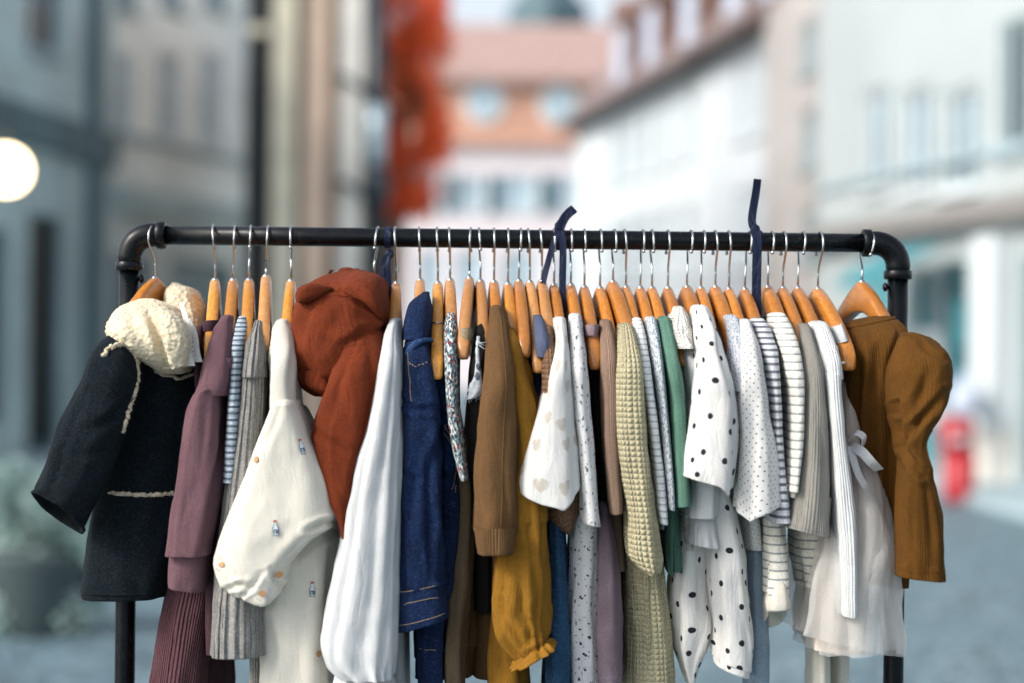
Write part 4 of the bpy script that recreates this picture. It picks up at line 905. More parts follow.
# ================================================================== ribbons
def ribbon_strip(pts, w, name, parent, th=.0008, face=(1, 0, 0), twist=None, mat=None):
    pts = [Vector(p) for p in pts]; N = 10 * (len(pts) - 1); v = []; f = []
    for k in range(N + 1):
        p = Vector(catmull([list(q) for q in pts], k / N)); q = Vector(catmull([list(q) for q in pts], min(1, (k + .5) / N))); q0 = Vector(catmull([list(q) for q in pts], max(0, (k - .5) / N)))
        t = (q - q0).normalized(); fx = Vector(face)
        if twist: fx = Matrix.Rotation(twist * k / N, 3, t) @ fx
        s_ = (fx - t * fx.dot(t)).normalized(); nn = t.cross(s_)
        for a, b in ((-1, -1), (1, -1), (1, 1), (-1, 1)): v.append(p + s_ * a * w / 2 + nn * b * th / 2)
    for k in range(N):
        for j in range(4): f.append((4 * k + j, 4 * k + (j + 1) % 4, 4 * k + 4 + (j + 1) % 4, 4 * k + 4 + j))
    f += [(3, 2, 1, 0), (4 * N, 4 * N + 1, 4 * N + 2, 4 * N + 3)]
    return mesh_obj(name, v, f, mat or M['ribbon'], parent, smooth=False)
def rail_loop(x, w, parent):
    r = RR + .0016; pts = [(x, -r * math.cos(a), RZ + r * math.sin(a)) for a in [2 * math.pi * k / 16 for k in range(17)]]
    ribbon_strip(pts, w, 'loop', parent)
def knot(p, r, parent):
    v = []; f = []; n_, m_ = 14, 8
    for i in range(m_ + 1):
        for j in range(n_):
            a = math.pi * i / m_; b = 2 * math.pi * j / n_
            q = Vector((math.sin(a) * math.cos(b) * r, math.sin(a) * math.sin(b) * r * .7, math.cos(a) * r * 1.1))
            v.append(Vector(p) + q * (1 + .18 * math.sin(3 * b + 2 * a)))
    for i in range(m_):
        for j in range(n_): f.append((i * n_ + j, i * n_ + (j + 1) % n_, (i + 1) * n_ + (j + 1) % n_, (i + 1) * n_ + j))
    mesh_obj('knot', v, f, M['ribbon'], parent)
g = tulle_dress
ribbon_strip([P(850, 440, -.150), P(856, 433, -.162), P(864, 438, -.165), P(860, 450, -.158), P(852, 446, -.152)], .010, 'bow_loop', g, face=(.6, .5, .6), mat=M['white'], th=.0012)
ribbon_strip([P(852, 446, -.152), P(862, 452, -.168), P(871, 462, -.172), P(879, 470, -.160)], .013, 'bow_tail', g, face=(.7, 0, .7), mat=M['white'], th=.0012, twist=.7)
ribbon_strip([P(851, 446, -.152), P(853, 458, -.162), P(858, 474, -.168), P(866, 488, -.165)], .010, 'bow_tail', g, face=(1, 0, .3), mat=M['white'], th=.0012, twist=-.6)
RG = 'navy ribbons tied round the rail'
g = thing('ribbon', 'navy ribbon tied low round the rail between rust jacket and white blouse', 'ribbon', P(388, 236), RG)
rail_loop(P(388, 236).x, .009, g); knot(P(389, 255, -.016), .0065, g)
ribbon_strip([P(389, 252, -.018), P(387, 265, -.02), P(388, 285, -.018), P(388, 322, -.02)], .010, 'tail', g); ribbon_strip([P(388, 254, -.012), P(384, 268, -.008), P(385, 300, -.005)], .009, 'tail', g, twist=.8)
g = thing('ribbon', 'navy ribbon with a short stubby bow above the middle of the rail', 'ribbon', P(561, 236), RG)
rail_loop(P(560, 236).x, .010, g); knot(P(560, 226, -.014), .0075, g)
ribbon_strip([P(560, 228, -.016), P(564, 219, -.020), P(569, 213, -.020), P(574, 209, -.016)], .0125, 'bow_loop', g, face=(.8, 0, -.6), th=.004)
ribbon_strip([P(561, 230, -.0185), P(563, 250, -.019), P(562.5, 285, -.020), P(563.5, 318, -.022)], .0100, 'tail', g); ribbon_strip([P(558, 230, -.018), P(552, 248, -.019), P(546, 270, -.016), P(543, 284, -.014)], .0085, 'tail', g, twist=.5)
g = thing('ribbon', 'navy ribbon standing straight up above the right part of the rail', 'ribbon', P(757, 236), RG)
rail_loop(P(757, 236).x, .013, g); knot(P(755, 230, -.015), .0065, g)
ribbon_strip([P(755, 231, -.015), P(752, 222, -.010), P(753, 210, -.006), P(756, 192, -.004), P(757.5, 179, -.006)], .0115, 'upright_end', g, twist=.25)
ribbon_strip([P(756, 230, -.0185), P(757, 250, -.020), P(756.5, 285, -.021), P(757, 322, -.022)], .0130, 'tail', g)

# ================================================================== street
def struct(o, k='structure'): o['kind'] = k; return o
g_ = G('cobbles')
tc = g_.n('ShaderNodeTexCoord').outputs['Object']
vo = g_.n('ShaderNodeTexVoronoi', {'Vector': tc, 'Scale': 7.5}); ed = g_.n('ShaderNodeTexVoronoi', {'Vector': tc, 'Scale': 7.5}, feature='DISTANCE_TO_EDGE')
bw = g_.n('ShaderNodeSeparateXYZ', {0: vo.outputs['Color']}).outputs[0]
cc_ = g_.mix(bw, lin('#526d77'), lin('#7c939c')); big = g_.n('ShaderNodeTexNoise', {'Vector': tc, 'Scale': .35, 'Detail': 4.0}).outputs[0]
cc_ = g_.mix(g_.ss(big, .35, .65), cc_, lin('#64808a')); cc_ = g_.mix(g_.math('SUBTRACT', 1.0, g_.ss(ed.outputs[0], .02, .08)), cc_, lin('#3c464d'))
g_.link(cc_, g_.b.inputs['Base Color']); g_.b.inputs['Roughness'].default_value = .55
g_.link(g_.n('ShaderNodeBump', {'Height': g_.ss(ed.outputs[0], 0, .25), 'Distance': .012}).outputs[0], g_.b.inputs['Normal'])
mesh_obj('ground', [(-250, -150, 0), (250, -150, 0), (250, 350, 0), (-250, 350, 0)], [(0, 1, 2, 3)], g_.m, smooth=False)['kind'] = 'structure'

def C(n, h, **k): M[n] = plain(n, h, **k); return M[n]
C('grey_teal', '#b4c9cc', scale=1.2); C('grey_teal_dark', '#566f77', scale=1.2); C('pale_sage', '#e6efec', scale=1); C('cream_stone', '#d8cfb8', scale=2); C('pink_stone', '#dcc0aa', scale=2); C('brown_stone', '#8d7a6c', scale=2)
C('light_stone', '#dedad2', scale=2); C('recess_shade', '#101313'); C('white_wall', '#d2d8da', scale=.8, var=.05); C('white_wall2', '#c4cacf', scale=.8, var=.06); C('beige_wall', '#a8a3a0', scale=.8); C('blue_white', '#abb4b5', scale=.7, var=.06)
C('salmon', '#d2a088', scale=.8); C('pink_white', '#eadfe0', scale=.8, var=.05); C('roof_red', '#ab9088', scale=3); C('roof_brown', '#7d6c69', scale=3); C('roof_dark', '#4f4340', scale=3); C('dormer', '#b3bccd', var=.05); C('dormer_side', '#85695f')
C('teal_paint', '#1f5e68', rough=.5); C('trim_white', '#cfd6d9', var=.04); C('trim_grey', '#9db0b6', var=.05); C('cornice_brown', '#86827f'); C('awning', '#3f8791', var=.06); C('red_paint', '#a5202a', rough=.4); C('drainpipe', '#1f2b33', rough=.4)
def glass(n, h, rough=.12): M[n] = plain(n, h, rough=rough, var=.25, scale=.6, spec=.8); return M[n]
glass('glass_row', '#a9b9c2'); glass('glass_dark', '#14222a'); glass('glass_blue', '#a9bfca'); glass('glass_pale', '#8098a2'); glass('glass_teal', '#2b6a75'); glass('glass_shop', '#4d8791')

class Wall:
    """facade between ground points A and B (left to right as seen); px() turns a picture point into (u, z) on its plane"""
    def __init__(s, A, B):
        s.A = Vector((A[0], A[1], 0)); s.B = Vector((B[0], B[1], 0)); d = s.B - s.A; s.L = d.length; s.a = d / s.L
        n_ = Vector((s.a.y, -s.a.x, 0))
        if n_.dot(Vector((0, -D0, 0)) - s.A) < 0: n_ = -n_
        s.n = n_
    def px(s, x, y):
        o = Vector((0, -D0, CZ)); d = P(x, y) - o
        t = (s.A - o).dot(s.n) / d.dot(s.n); p = o + d * t
        return (p - s.A).dot(s.a), p.z
    def at(s, u, z, o=0.0): return s.A + s.a * u + s.n * o + Vector((0, 0, z))
    def rect(s, x0, y0, x1, y1):
        xm, ym = (x0 + x1) / 2, (y0 + y1) / 2
        u0 = s.px(x0, ym)[0]; u1 = s.px(x1, ym)[0]; z1 = s.px(xm, y0)[1]; z0 = s.px(xm, y1)[1]
        return [min(u0, u1), max(u0, u1), max(.02, z0), z1]
    def slab(s, mb, u0, u1, z0, z1, o0, o1):
        v = [s.at(u, z, o) for u in (u0, u1) for z in (z0, z1) for o in (o0, o1)]
        mb.add(v, [(0, 1, 3, 2), (4, 6, 7, 5), (0, 4, 5, 1), (2, 3, 7, 6), (0, 2, 6, 4), (1, 5, 7, 3)])
def building(name, label, cat, W, h, mat, wins, depth=6, group=None, parapet=True):
    """wins: (u0,u1,z0,z1, kind, frame mat, pane mat)"""
    root = thing(name, label, cat, W.A + W.a * (W.L / 2), group)
    wins = [w for w in wins if w[1] > .05 and w[0] < W.L - .05 and w[2] < h - .1]
    wins = [(max(.05, w[0]), min(W.L - .05, w[1]), w[2], min(h - .1, w[3])) + tuple(w[4:]) for w in wins]
    us = sorted({0, W.L} | {w[0] for w in wins} | {w[1] for w in wins}); zs = sorted({0, h} | {w[2] for w in wins} | {w[3] for w in wins})
    mb = MB()
    for i in range(len(us) - 1):
        for j in range(len(zs) - 1):
            cu, cz = (us[i] + us[i + 1]) / 2, (zs[j] + zs[j + 1]) / 2
            if any(w[0] < cu < w[1] and w[2] < cz < w[3] for w in wins): continue
            mb.add([W.at(us[i], zs[j]), W.at(us[i + 1], zs[j]), W.at(us[i + 1], zs[j + 1]), W.at(us[i], zs[j + 1])], [(0, 1, 2, 3)])
    D = .18
    for w in wins:
        c = [(w[0], w[2]), (w[1], w[2]), (w[1], w[3]), (w[0], w[3])]
        for k in range(4):
            a, b = c[k], c[(k + 1) % 4]
            mb.add([W.at(*a), W.at(*b), W.at(b[0], b[1], -D), W.at(a[0], a[1], -D)], [(0, 1, 2, 3)])
    A_, B_ = (0, W.L)
    mb.add([W.at(A_, 0), W.at(A_, h), W.at(A_, h, -depth), W.at(A_, 0, -depth)], [(0, 1, 2, 3)])
    mb.add([W.at(B_, 0), W.at(B_, h), W.at(B_, h, -depth), W.at(B_, 0, -depth)], [(0, 1, 2, 3)])
    mb.add([W.at(A_, 0, -depth), W.at(B_, 0, -depth), W.at(B_, h, -depth), W.at(A_, h, -depth)], [(0, 1, 2, 3)])
    mb.add([W.at(A_, h), W.at(B_, h), W.at(B_, h, -depth), W.at(A_, h, -depth)], [(0, 1, 2, 3)])
    mb.build('wall', mat, root, smooth=False)
    for w in wins:
        u0, u1, z0, z1, kind, fm_, pm = w
        t = min(.07, (u1 - u0) * .1); m_ = MB()
        W.slab(m_, u0, u1, z0, z0 + t, -.13, -.05); W.slab(m_, u0, u1, z1 - t, z1, -.13, -.05)
        W.slab(m_, u0, u0 + t, z0 + t, z1 - t, -.13, -.05); W.slab(m_, u1 - t, u1, z0 + t, z1 - t, -.13, -.05)
        if kind == 'window': W.slab(m_, (u0 + u1) / 2 - t * .4, (u0 + u1) / 2 + t * .4, z0 + t, z1 - t, -.13, -.06); W.slab(m_, u0 - .04, u1 + .04, z0 - .07, z0 - .002, -.02, .08)
        fr = m_.build(kind, fm_, root, smooth=False)
        p_ = MB(); W.slab(p_, u0 + .01, u1 - .01, z0 + .01, z1 - .01, -.12, -.10); p_.build('pane' if kind != 'door' else 'door_leaf', pm, fr, smooth=False)
    return root
def band_(root, W, name, u0, u1, z0, z1, o, mat, o0=.003):
    m_ = MB(); W.slab(m_, u0, u1, z0, z1, o0, o); return m_.build(name, mat, root, smooth=False)

# -- left row
LA = Wall((-5.35 - .135 * 7, 21.9 - 7 - 2), (-5.35, 20.2))
w = []
def addw(W, lst, px, kind='window', f='trim_grey', p='glass_dark'): lst.append(tuple(W.rect(*px)) + (kind, M[f], M[p]))
addw(LA, w, (28, -40, 62, 52)); addw(LA, w, (28, 215, 62, 452), 'door', 'grey_teal_dark', 'glass_dark'); addw(LA, w, (-60, -60, -12, 40)); addw(LA, w, (-40, 225, 8, 430), 'shop_window')
b = building('townhouse', 'grey-teal house at the far left behind the lit globe lamp, with dark door and windows', 'building', LA, 7.0, M['grey_teal'], w)
z = LA.px(45, 150)[1]; band_(b, LA, 'cornice', 0, LA.L, z, z + .45, .12, M['grey_teal_dark']); u, z = LA.px(88, 200); band_(b, LA, 'downpipe', u - .08, u + .12, 0, 6.9, .15, M['grey_teal_dark'])
LB = Wall((-5.33, 20.3), (-5.33 + .32 * 6.5, 26.8))
w = []
for x in (112, 160, 203): addw(LB, w, (x - 1, 52, x + 19, 140), 'window', 'trim_white', 'glass_blue')
for x in (118, 165, 208): addw(LB, w, (x - 4, -60, x + 20, 10), 'window', 'trim_grey', 'glass_pale')
addw(LB, w, (104, 255, 150, 400), 'shop_window', 'grey_teal_dark', 'glass_pale'); addw(LB, w, (170, 262, 232, 400), 'shop_window', 'teal_paint', 'glass_teal')
b = building('townhouse', 'pale sage house left of the stone pilasters, with a row of narrow upper windows', 'building', LB, 7.2, M['pale_sage'], w)
z = LB.px(170, 205)[1]; band_(b, LB, 'cornice', 0, LB.L, z - .2, z + .15, .12, M['grey_teal']); z = LB.px(170, 150)[1]; band_(b, LB, 'string_course', 0, LB.L, z, z + .1, .06, M['trim_grey'])
# -- gateway house with pilasters
YC = 19.0; CWl = Wall((P(247, 300, YC).x, YC), (P(364, 300, YC).x, YC))
b = building('corner_house', 'cream and pink stone house end with tall pilasters, left of the red creeper', 'building', CWl, 6.3, M['pink_stone'], [], depth=4)
for nm, x0, x1, o, m_ in (('shade_strip', 249, 275, .36, 'recess_shade'), ('pilaster', 275, 297, .35, 'cream_stone'), ('pilaster_edge', 298, 303, .20, 'brown_stone'), ('pilaster', 305, 328, .22, 'pink_stone'), ('reveal', 331, 340, .08, 'brown_stone'), ('pilaster', 341, 363, .30, 'light_stone')):  # first strip: proud near-black slab, a recess's shade put into its colour
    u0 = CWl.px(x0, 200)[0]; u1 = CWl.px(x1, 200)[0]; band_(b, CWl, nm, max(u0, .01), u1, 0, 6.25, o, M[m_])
u0, z = CWl.px(252, 40); u1 = CWl.px(273, 40)[0]; band_(b, CWl, 'lintel', u0, u1, z, z + .12, .40, M['cream_stone'], o0=.362)
# drainpipe, lantern
g = thing('downpipe', 'dark drainpipe rising beside the street lantern at the house corner', 'drainpipe', P(374, 341, YC - .25))
mb = MB(); a = P(373, 300, YC - .25); mb.tube([(a.x, a.y, .02), (a.x, a.y, 4), (a.x, a.y, 6.3)], .12, 12); mb.build('pipe', M['drainpipe'], g)
g = thing('street_lantern', 'dark wall lantern with pale glass on two iron arms beside the red creeper', 'lantern', P(376, 150, YC - .5))
mb = MB(); mb.tube([P(377, 104, YC - .5), P(377, 165, YC - .5)], [.13, .10], 6); mb.build('lantern_glass', M['glass_blue'], g)
mb = MB(); mb.tube([P(377, 98, YC - .5), P(377, 104, YC - .5)], [.03, .15], 6); mb.build('lantern_cap', M['drainpipe'], g); mb = MB(); mb.tube([P(377, 165, YC - .5), P(376, 182, YC - .5), P(375, 200, YC - .5), P(374, 222, YC - .5)], [.12, .20, .17, .06], 8); mb.build('lantern_body', M['drainpipe'], g)
for y in (75, 180):
    mb = MB(); mb.tube([P(332, y, YC - .31), P(345, y + 3, YC - .4), P(360, y + 12, YC - .45), P(372, y + 16, YC - .5)], .035, 8); mb.build('bracket', M['drainpipe'], g)
# red creeper on a wall corner
g_ = G('leaf_red'); tc = g_.n('ShaderNodeTexCoord').outputs['Object']; nz = g_.n('ShaderNodeTexNoise', {'Vector': tc, 'Scale': 1.6, 'Detail': 4.0}).outputs[0]; nf = g_.n('ShaderNodeTexNoise', {'Vector': tc, 'Scale': 14.0}).outputs[0]
c = g_.mix(g_.ss(nf, .3, .7), lin('#ee5220'), lin('#ff7c3c')); c = g_.mix(g_.ss(nz, .55, .66), c, lin('#4a4a2c')); g_.link(c, g_.b.inputs['Base Color']); g_.b.inputs['Roughness'].default_value = .7
M['leaf_red'] = g_.m
def leaves(name, centres, cnt, size, mat, parent, seed):
    rnd = random.Random(seed); v = []; f = []
    for _ in range(cnt):
        c, rad = rnd.choice(centres)
        d = Vector((rnd.gauss(0, 1), rnd.gauss(0, 1), rnd.gauss(0, 1))).normalized() * (rnd.random() ** .45)
        p = Vector(c) + Vector((d.x * rad[0], d.y * rad[1], d.z * rad[2])); s = size * rnd.uniform(.6, 1.3)
        a = Vector((rnd.gauss(0, 1), rnd.gauss(0, 1), rnd.gauss(0, 1))).normalized(); bb = a.orthogonal().normalized(); n_ = a.cross(bb)
        b0 = len(v); v += [p - a * s, p + bb * s * .5 + n_ * s * .1, p + a * s, p - bb * s * .5 + n_ * s * .1]; f.append((b0, b0 + 1, b0 + 2, b0 + 3))
    return mesh_obj(name, v, f, mat, parent, smooth=False)
YV = YC + 1.0
g = thing('red_creeper', 'bright orange-red autumn creeper hanging down the house corner behind the lantern', 'creeper', P(410, 341, YV))
rnd = random.Random(5); cen = []
for k in range(70):
    y = rnd.uniform(-40, 205); t = (y + 40) / 245; x0 = 383 + 4 * math.sin(y * .05); x1 = 442 - max(0, t - .8) * 60
    cen.append((P(rnd.uniform(x0 + 6, x1 - 4), y, YV), (.26, .5, .30)))
leaves('foliage', cen, 9000, .05, M['leaf_red'], g, 6)
mb = MB(); mb.tube([(P(398, 300, YV).x, YV, .02), P(400, 300, YV), P(404, 180, YV), P(408, 60, YV), P(410, -30, YV)], [.06, .05, .045, .04, .02], 8); mb.build('stem', M['brown_stone'], g)
YD = YC + 1.6; WD = Wall((P(364, 300, YD).x, YD), (P(402, 300, YD).x, YD)); building('garden_wall', 'dark narrow wall strip carrying the red creeper', 'wall', WD, 4.6, M['brown_stone'], [], depth=.5)
# -- house closing the street
YE = 50.0; WE = Wall((P(380, 300, YE).x, YE), (P(640, 300, YE).x, YE)); w = []
for x0, x1 in ((418, 442), (455, 484), (501, 536), (554, 584)): addw(WE, w, (x0, 174, x1, 212), 'window', 'trim_white', 'glass_blue')
for x0, x1 in ((418, 442), (455, 484), (501, 536), (554, 584)): addw(WE, w, (x0, 250, x1, 300), 'window', 'trim_white', 'glass_blue')
zt = WE.px(500, 77)[1]
b = building('gabled_house', 'salmon house closing the street, with oval windows, red roof and teal shutters', 'building', WE, zt, M['pink_white'], w, depth=8)
zs_ = WE.px(500, 142)[1]; band_(b, WE, 'upper_storey', 0, WE.L, zs_, zt - .02, .10, M['salmon']); band_(b, WE, 'string_course', 0, WE.L, zs_ - .25, zs_ - .004, .2, M['roof_red'])
for x, y in ((484, 103), (559, 106)):
    u, z = WE.px(x, y); m_ = MB(); p_ = MB()
    for mm, r, o in ((m_, .62, .18), (p_, .42, .20)):
        vs = [WE.at(u, z, o)] + [WE.at(u + r * math.cos(2 * math.pi * k / 24), z + r * 1.05 * math.sin(2 * math.pi * k / 24), o) for k in range(24)] + [WE.at(u + r * math.cos(2 * math.pi * k / 24), z + r * 1.05 * math.sin(2 * math.pi * k / 24), .1) for k in range(24)]
        mm.add(vs, [(0, 1 + k, 1 + (k + 1) % 24) for k in range(24)] + [(1 + k, 25 + k, 25 + (k + 1) % 24, 1 + (k + 1) % 24) for k in range(24)])
    fr = m_.build('oval_window', M['trim_white'], b, smooth=False); p_.build('pane', M['glass_blue'], fr, smooth=False)
for x0, x1 in ((443, 452), (487, 498), (539, 551)):
    u0, u1, z0, z1 = WE.rect(x0, 175, x1, 213); band_(b, WE, 'shutter', u0, u1, z0, z1, .12, M['teal_paint'])
mb = MB(); zr_ = P(500, 24, YE + 4).z
v = [WE.at(-.6, zt, .5), WE.at(WE.L + .6, zt, .5), WE.at(WE.L + .6, zr_, -4), WE.at(-.6, zr_, -4), WE.at(-.6, zt, -8.5), WE.at(WE.L + .6, zt, -8.5)]
v += [q - Vector((0, 0, .25)) for q in v]
mb.add(v, [(0, 1, 2, 3), (3, 2, 5, 4), (0, 6, 7, 1), (4, 5, 11, 10), (6, 9, 8, 7), (9, 10, 11, 8), (0, 3, 9, 6), (3, 4, 10, 9), (1, 7, 8, 2), (2, 8, 11, 5)]); mb.build('roof', M['roof_red'], b, smooth=False)
g = thing('church_tower', 'faint blue-grey tower top showing above the ridge of the salmon house', 'tower', (P(545, 300, 85).x, 85, 0))
mb = MB(); X = P(545, 300, 85).x; mb.box((X, 85, 8.5), (3.0, 3.0, 17)); mb.build('shaft', M['grey_teal'], g, smooth=False); mb = MB(); mb.tube([(X, 85, 17), (X, 85, 18.5), (X, 85, 19.5), (X, 85, 23)], [2.1, 2.1, 1.2, .05], 8); mb.build('spire', M['grey_teal_dark'], g, smooth=False)
# -- right row
def Rp(t): return (4.69 - .2 * t, 16.4 + t)
def grid_w(W, xs, ys, wpx, kind='window', f='trim_white', p='glass_pale', lst=None):
    for x in xs:
        for y0, y1 in ys:
            addw(W, lst, (x - wpx / 2, y0, x + wpx / 2, y1), kind, f, p)
R1 = Wall(Rp(3.55), Rp(-5)); w = []
for x, k in ((876, 13), (916, 15), (960, 18)): addw(R1, w, (x - k, 88, x + k, 190), 'window', 'trim_white', 'glass_pale')
addw(R1, w, (1000, 20, 1030, 150), 'window', 'trim_grey', 'glass_dark'); addw(R1, w, (905, 272, 938, 486), 'shop_window', 'trim_grey', 'glass_shop'); addw(R1, w, (942, 262, 966, 486), 'shop_window', 'teal_paint', 'glass_teal'); addw(R1, w, (967, 300, 987, 486), 'door', 'teal_paint', 'glass_dark'); addw(R1, w, (1018, 255, 1060, 490), 'shop_window', 'trim_grey', 'glass_dark')
addw(R1, w, (862, 275, 895, 470), 'shop_window', 'trim_grey', 'glass_shop')
b = building('shop_house', 'pale blue-white house with ground-floor shopfront on the right side', 'building', R1, 9.5, M['blue_white'], w)
z = R1.px(950, 218)[1]; band_(b, R1, 'shop_cornice', 0, R1.L, z - .12, z + .1, .25, M['cornice_brown']); z = R1.px(950, 160)[1]; band_(b, R1, 'string_course', 0, R1.L, R1.px(900, 205)[1] + .35, R1.px(900, 205)[1] + .42, .06, M['trim_grey'])
u0, u1, z0, z1 = R1.rect(990, 300, 1013, 470); band_(b, R1, 'shop_pillar', u0, u1, .6, z - .9, .22, M['trim_white']); band_(b, R1, 'pillar_base', u0 - .04, u1 + .04, 0.0, .59, .28, M['light_stone'])
for (x0, y0, x1, y1, mm) in ((908, 330, 934, 420, 'trim_white'), (944, 300, 962, 345, 'awning')):
    u0, u1, z0, z1 = R1.rect(x0, y0, x1, y1); m_ = MB(); R1.slab(m_, u0, u1, z0, z1, -.098, -.07); m_.build('window_display', M[mm], b, smooth=False)
g = thing('awning', 'turquoise shop awning above the right-hand shopfront', 'awning', R1.at(R1.px(935, 270)[0], R1.px(935, 270)[1]))
u0, zt_ = R1.px(912, 250); u1, zb = R1.px(962, 276); m_ = MB(); v = [R1.at(u0, zt_, .27), R1.at(u1, zt_, .27), R1.at(u1, zb, .9), R1.at(u0, zb, .9), R1.at(u0, zb - .12, .9), R1.at(u1, zb - .12, .9)]
v2 = [q - Vector((0, 0, .03)) for q in v[:4]] + [q - R1.n * .02 for q in v[4:]]; m_.add(v + v2, [(0, 1, 2, 3), (3, 2, 5, 4), (6, 9, 8, 7), (9, 10, 11, 8), (0, 3, 9, 6), (1, 7, 8, 2), (0, 6, 7, 1), (4, 5, 11, 10), (3, 4, 10, 9), (2, 8, 11, 5)]); m_.build('canopy', M['awning'], g, smooth=False)
# red upright litter bin with pale lid
YB = 13.6; c = P(957, 490, YB); g = thing('red_bin', 'tall bright red bin standing in front of the shopfront at far right', 'bin', (c.x, YB, 0))
h1 = P(957, 452, YB).z; h2 = P(957, 418, YB).z
mb = MB(); mb.tube([(c.x + .02, YB, .0), (c.x + .02, YB, .05), (c.x + .02, YB, h1)], [.14, .15, .15], 20); mb.build('lower_drum', M['red_paint'], g)
mb = MB(); mb.tube([(c.x - .01, YB, h1), (c.x - .01, YB, h1 + .02), (c.x - .01, YB, h2 - .03), (c.x - .01, YB, h2)], [.12, .165, .165, .13], 20); mb.build('upper_drum', M['red_paint'], g)
mb = MB(); mb.box((c.x - .03, YB - .155, h1 + .12), (.13, .03, .06)); mb.build('slot', M['trim_white'], g)
YB = 14.6; c = P(966, 400, YB); g = thing('parasol', 'small pale-topped shop parasol behind the red bin', 'parasol', (c.x, YB, 0))
mb = MB(); mb.tube([(c.x, YB, P(0, 405, YB).z), (c.x, YB, P(0, 385, YB).z), (c.x, YB, P(0, 362, YB).z)], [.19, .17, .04], 10); mb.build('canopy', M['dormer'], g)
mb = MB(); mb.tube([(c.x, YB, .06), (c.x, YB, P(0, 380, YB).z)], .02, 8); mb.build('pole', M['drainpipe'], g); mb = MB(); mb.tube([(c.x, YB, .0), (c.x, YB, .06)], .2, 14); mb.build('base', M['drainpipe'], g)
R2c = Wall(Rp(5.56), Rp(3.6)); w = []; grid_w(R2c, (808, 832), ((20, 70), (110, 165), (210, 260), (300, 345)), 12, lst=w, f='trim_grey')
building('narrow_house', 'narrow beige house squeezed between the shop house and the white row', 'building', R2c, 8.5, M['beige_wall'], w)
def rowhouse(label, t0, t1, mat, xs, hgt, dormers, wpx):
    W = Wall(Rp(t0), Rp(t1)); w = []
    for x in xs:
        sc_ = 1
        for zz in (.5, 2.4, 4.3):
            u = W.px(x, 300)[0]; u1 = W.px(x + wpx, 300)[0]; w.append((min(u, u1), max(u, u1), zz + .2, zz + 1.35, 'window', M['trim_white'], M['glass_row']))
    b = building('row_house', label, 'building', W, hgt, mat, w, depth=7, group='white houses of the right-hand row')
    band_(b, W, 'eaves', 0, W.L, hgt - .05, hgt + .12, .4, M['roof_dark'], o0=-.2)
    mb = MB(); v = [W.at(0, hgt + .121, .35), W.at(W.L, hgt + .121, .35), W.at(W.L, hgt + 2.4, -1.6), W.at(0, hgt + 2.4, -1.6), W.at(0, hgt + .121, -7), W.at(W.L, hgt + .121, -7)]
    mb.add(v, [(0, 1, 2, 3), (3, 2, 5, 4), (0, 3, 4), (1, 5, 2), (0, 4, 5, 1)]); mb.build('roof', M['roof_brown'], b, smooth=False)
    for x in dormers:
        u = W.px(x, 60)[0]; m_ = MB(); W.slab(m_, u - .45, u + .45, hgt + .3, hgt + 1.6, -1.3, .02); d = m_.build('dormer', M['dormer_side'], b, smooth=False)
        m_ = MB(); W.slab(m_, u - .36, u + .36, hgt + .4, hgt + 1.45, .022, .06); m_.build('dormer_window', M['dormer'], d, smooth=False)
        m_ = MB(); v = [W.at(u - .6, hgt + 1.602, .15), W.at(u + .6, hgt + 1.602, .15), W.at(u, hgt + 2.05, .15), W.at(u - .6, hgt + 1.602, -1.4), W.at(u + .6, hgt + 1.602, -1.4), W.at(u, hgt + 2.05, -1.4)]
        m_.add(v, [(0, 1, 2), (3, 5, 4), (0, 3, 4, 1), (1, 4, 5, 2), (2, 5, 3, 0)]); m_.build('dormer_roof', M['dormer_side'], d, smooth=False)
rowhouse('white row house with red mansard roof nearer the camera, right of the far white one', 8.3, 5.6, M['white_wall2'], (733, 750, 768), 5.95, (735, 768), 11)
rowhouse('bright white row house with dormers, farthest of the right-hand row', 17, 8.32, M['white_wall'], (606, 622, 640, 660, 682, 704), 5.9, (622, 652, 690), 12)

# -- lit globe lamp, silvery shrub, planter on the left
M['lamp_glow'] = plain('lamp_glow', '#ffe3b4', emit=5.5, var=0)
YL = 9.0; c = P(6, 170, YL); g = thing('globe_lamp', 'lit warm white globe lamp on a dark post at the far left', 'lamp', (c.x, YL, 0))
v = []; f = []; r = .155
for i in range(13):
    for j in range(20):
        a = math.pi * i / 12; bb = 2 * math.pi * j / 20; v.append(c + Vector((math.sin(a) * math.cos(bb), math.sin(a) * math.sin(bb), math.cos(a))) * r)
for i in range(12):
    for j in range(20): f.append((i * 20 + j, i * 20 + (j + 1) % 20, (i + 1) * 20 + (j + 1) % 20, (i + 1) * 20 + j))
mesh_obj('globe', v, f, M['lamp_glow'], g)
mb = MB(); arm_x = c.x - .75; mb.tube([(arm_x, YL, 0), (arm_x, YL, c.z + .35), (arm_x + .2, YL, c.z + .5), (c.x, YL, c.z + .38), (c.x, YL, c.z + .2)], [.05, .04, .03, .025, .025], 10); mb.build('post', M['drainpipe'], g)
g_ = G('silver_leaf'); tc = g_.n('ShaderNodeTexCoord').outputs['Object']; nz = g_.n('ShaderNodeTexNoise', {'Vector': tc, 'Scale': 9.0, 'Detail': 4.0}).outputs[0]
g_.link(g_.mix(g_.ss(nz, .4, .6), lin('#71908c'), lin('#b3c8c2')), g_.b.inputs['Base Color']); g_.b.inputs['Roughness'].default_value = .8; M['silver_leaf'] = g_.m
M['pot'] = plain('pot', '#3d4a4c', rough=.8); YS = 6.0; c = P(42, 560, YS); g = thing('silver_shrub', 'rounded silvery grey-green shrub in a stone pot at lower left', 'shrub', (c.x, YS, 0)); rnd = random.Random(8); cen = []
for k in range(26): cen.append((P(rnd.uniform(-20, 92), rnd.uniform(480, 625), YS + rnd.uniform(-.15, .15)), (.12, .14, .13)))
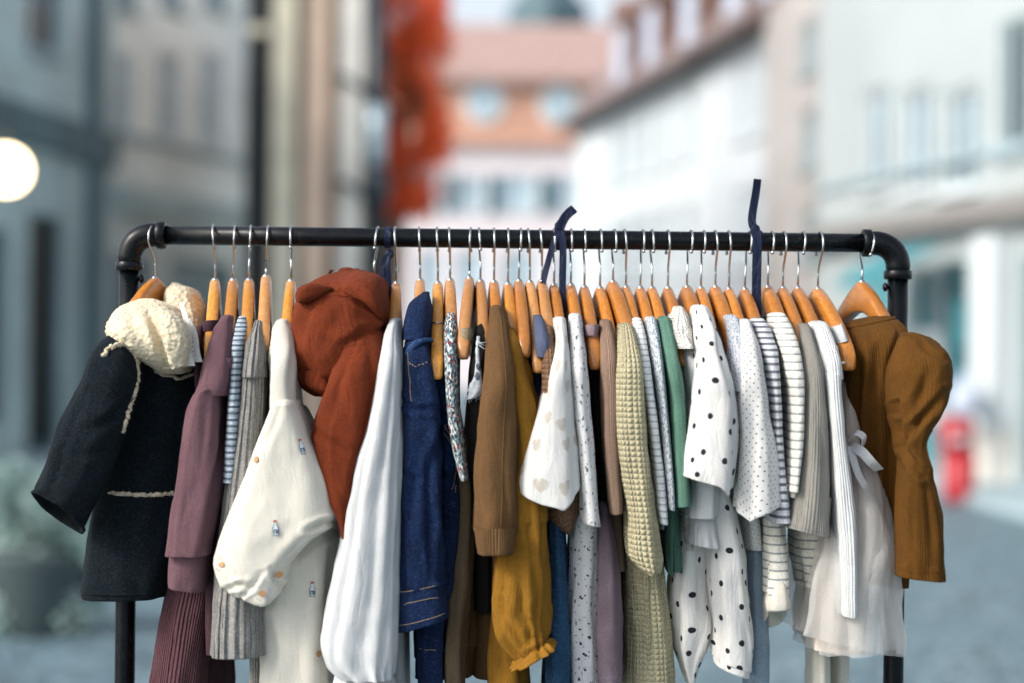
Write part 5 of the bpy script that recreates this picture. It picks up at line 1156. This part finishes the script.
leaves('foliage', cen, 7000, .022, M['silver_leaf'], g, 9)
for k in range(5):
    mb = MB(); e_ = cen[k * 4][0]; mb.tube([(c.x, YS, .33), (c.x * .6 + e_.x * .4, YS, .55), e_], [.02, .014, .006], 7); mb.build('stem', M['brown_stone'], g)
mb = MB(); mb.tube([(c.x, YS, 0), (c.x, YS, .04), (c.x, YS, .36), (c.x, YS, .40)], [.20, .22, .28, .29], 20); mb.build('pot', M['pot'], g)
# pavement on both sides
for nm, pts in (('pavement', [(-4.4, 6), (-3.2, 6), (-4.1, 19.5), (-5.6, 19.5)]), ('pavement', [(4.4, 10.5), (6.2, 10.5), (4.9, 16.4), (4.1, 16.2)])):
    v = [(x, y, 0.0) for x, y in pts] + [(x, y, .10) for x, y in pts]
    o = mesh_obj(nm, v, [(4, 5, 6, 7), (0, 1, 5, 4), (1, 2, 6, 5), (2, 3, 7, 6), (3, 0, 4, 7)], M['trim_grey'], smooth=False); o['kind'] = 'structure'

# ================================================================== light, camera
world = bpy.data.worlds.new('World'); sc.world = world; world.use_nodes = True; nt = world.node_tree
sky = nt.nodes.new('ShaderNodeTexSky'); sky.sky_type = 'NISHITA'; sky.sun_disc = False
SD = Vector((-.75, -.40, .62)).normalized(); sky.sun_elevation = math.asin(SD.z); sky.sun_rotation = math.atan2(SD.x, SD.y)
sky.air_density = 1.0; sky.dust_density = 3.0; sky.ozone_density = 1.0
bg = nt.nodes['Background']; hs_ = nt.nodes.new('ShaderNodeHueSaturation'); hs_.inputs['Saturation'].default_value = .45; nt.links.new(sky.outputs[0], hs_.inputs['Color']); nt.links.new(hs_.outputs[0], bg.inputs[0]); bg.inputs[1].default_value = .15
sl = bpy.data.lights.new('sun', 'SUN'); sl.energy = 1.5; sl.angle = R(14); sl.color = (1, .95, .88)
so_ = bpy.data.objects.new('sun', sl); COL.objects.link(so_); so_.rotation_euler = SD.to_track_quat('Z', 'Y').to_euler(); so_.location = (0, 0, 20)
cam = bpy.data.cameras.new('camera'); co = bpy.data.objects.new('camera', cam); COL.objects.link(co); sc.camera = co
cam.lens = FOC; cam.sensor_width = 36; co.location = (0, -D0, CZ); cam.clip_end = 800; cam.clip_start = .05
co.rotation_euler = (Matrix.Rotation(-ROLL, 4, 'Y') @ Matrix.Rotation(R(90), 4, 'X')).to_euler()
cam.dof.use_dof = True; cam.dof.focus_distance = D0 - .11; cam.dof.aperture_fstop = 1.6; cam.dof.aperture_blades = 0
sc.view_settings.view_transform = 'Standard'; sc.view_settings.look = 'None'; sc.view_settings.exposure = .80; sc.view_settings.gamma = 1; sc.view_settings.use_curve_mapping = False
sc.cycles.use_denoising = True; sc.cycles.max_bounces = 8; sc.cycles.transparent_max_bounces = 16; sc.cycles.sample_clamp_indirect = 6
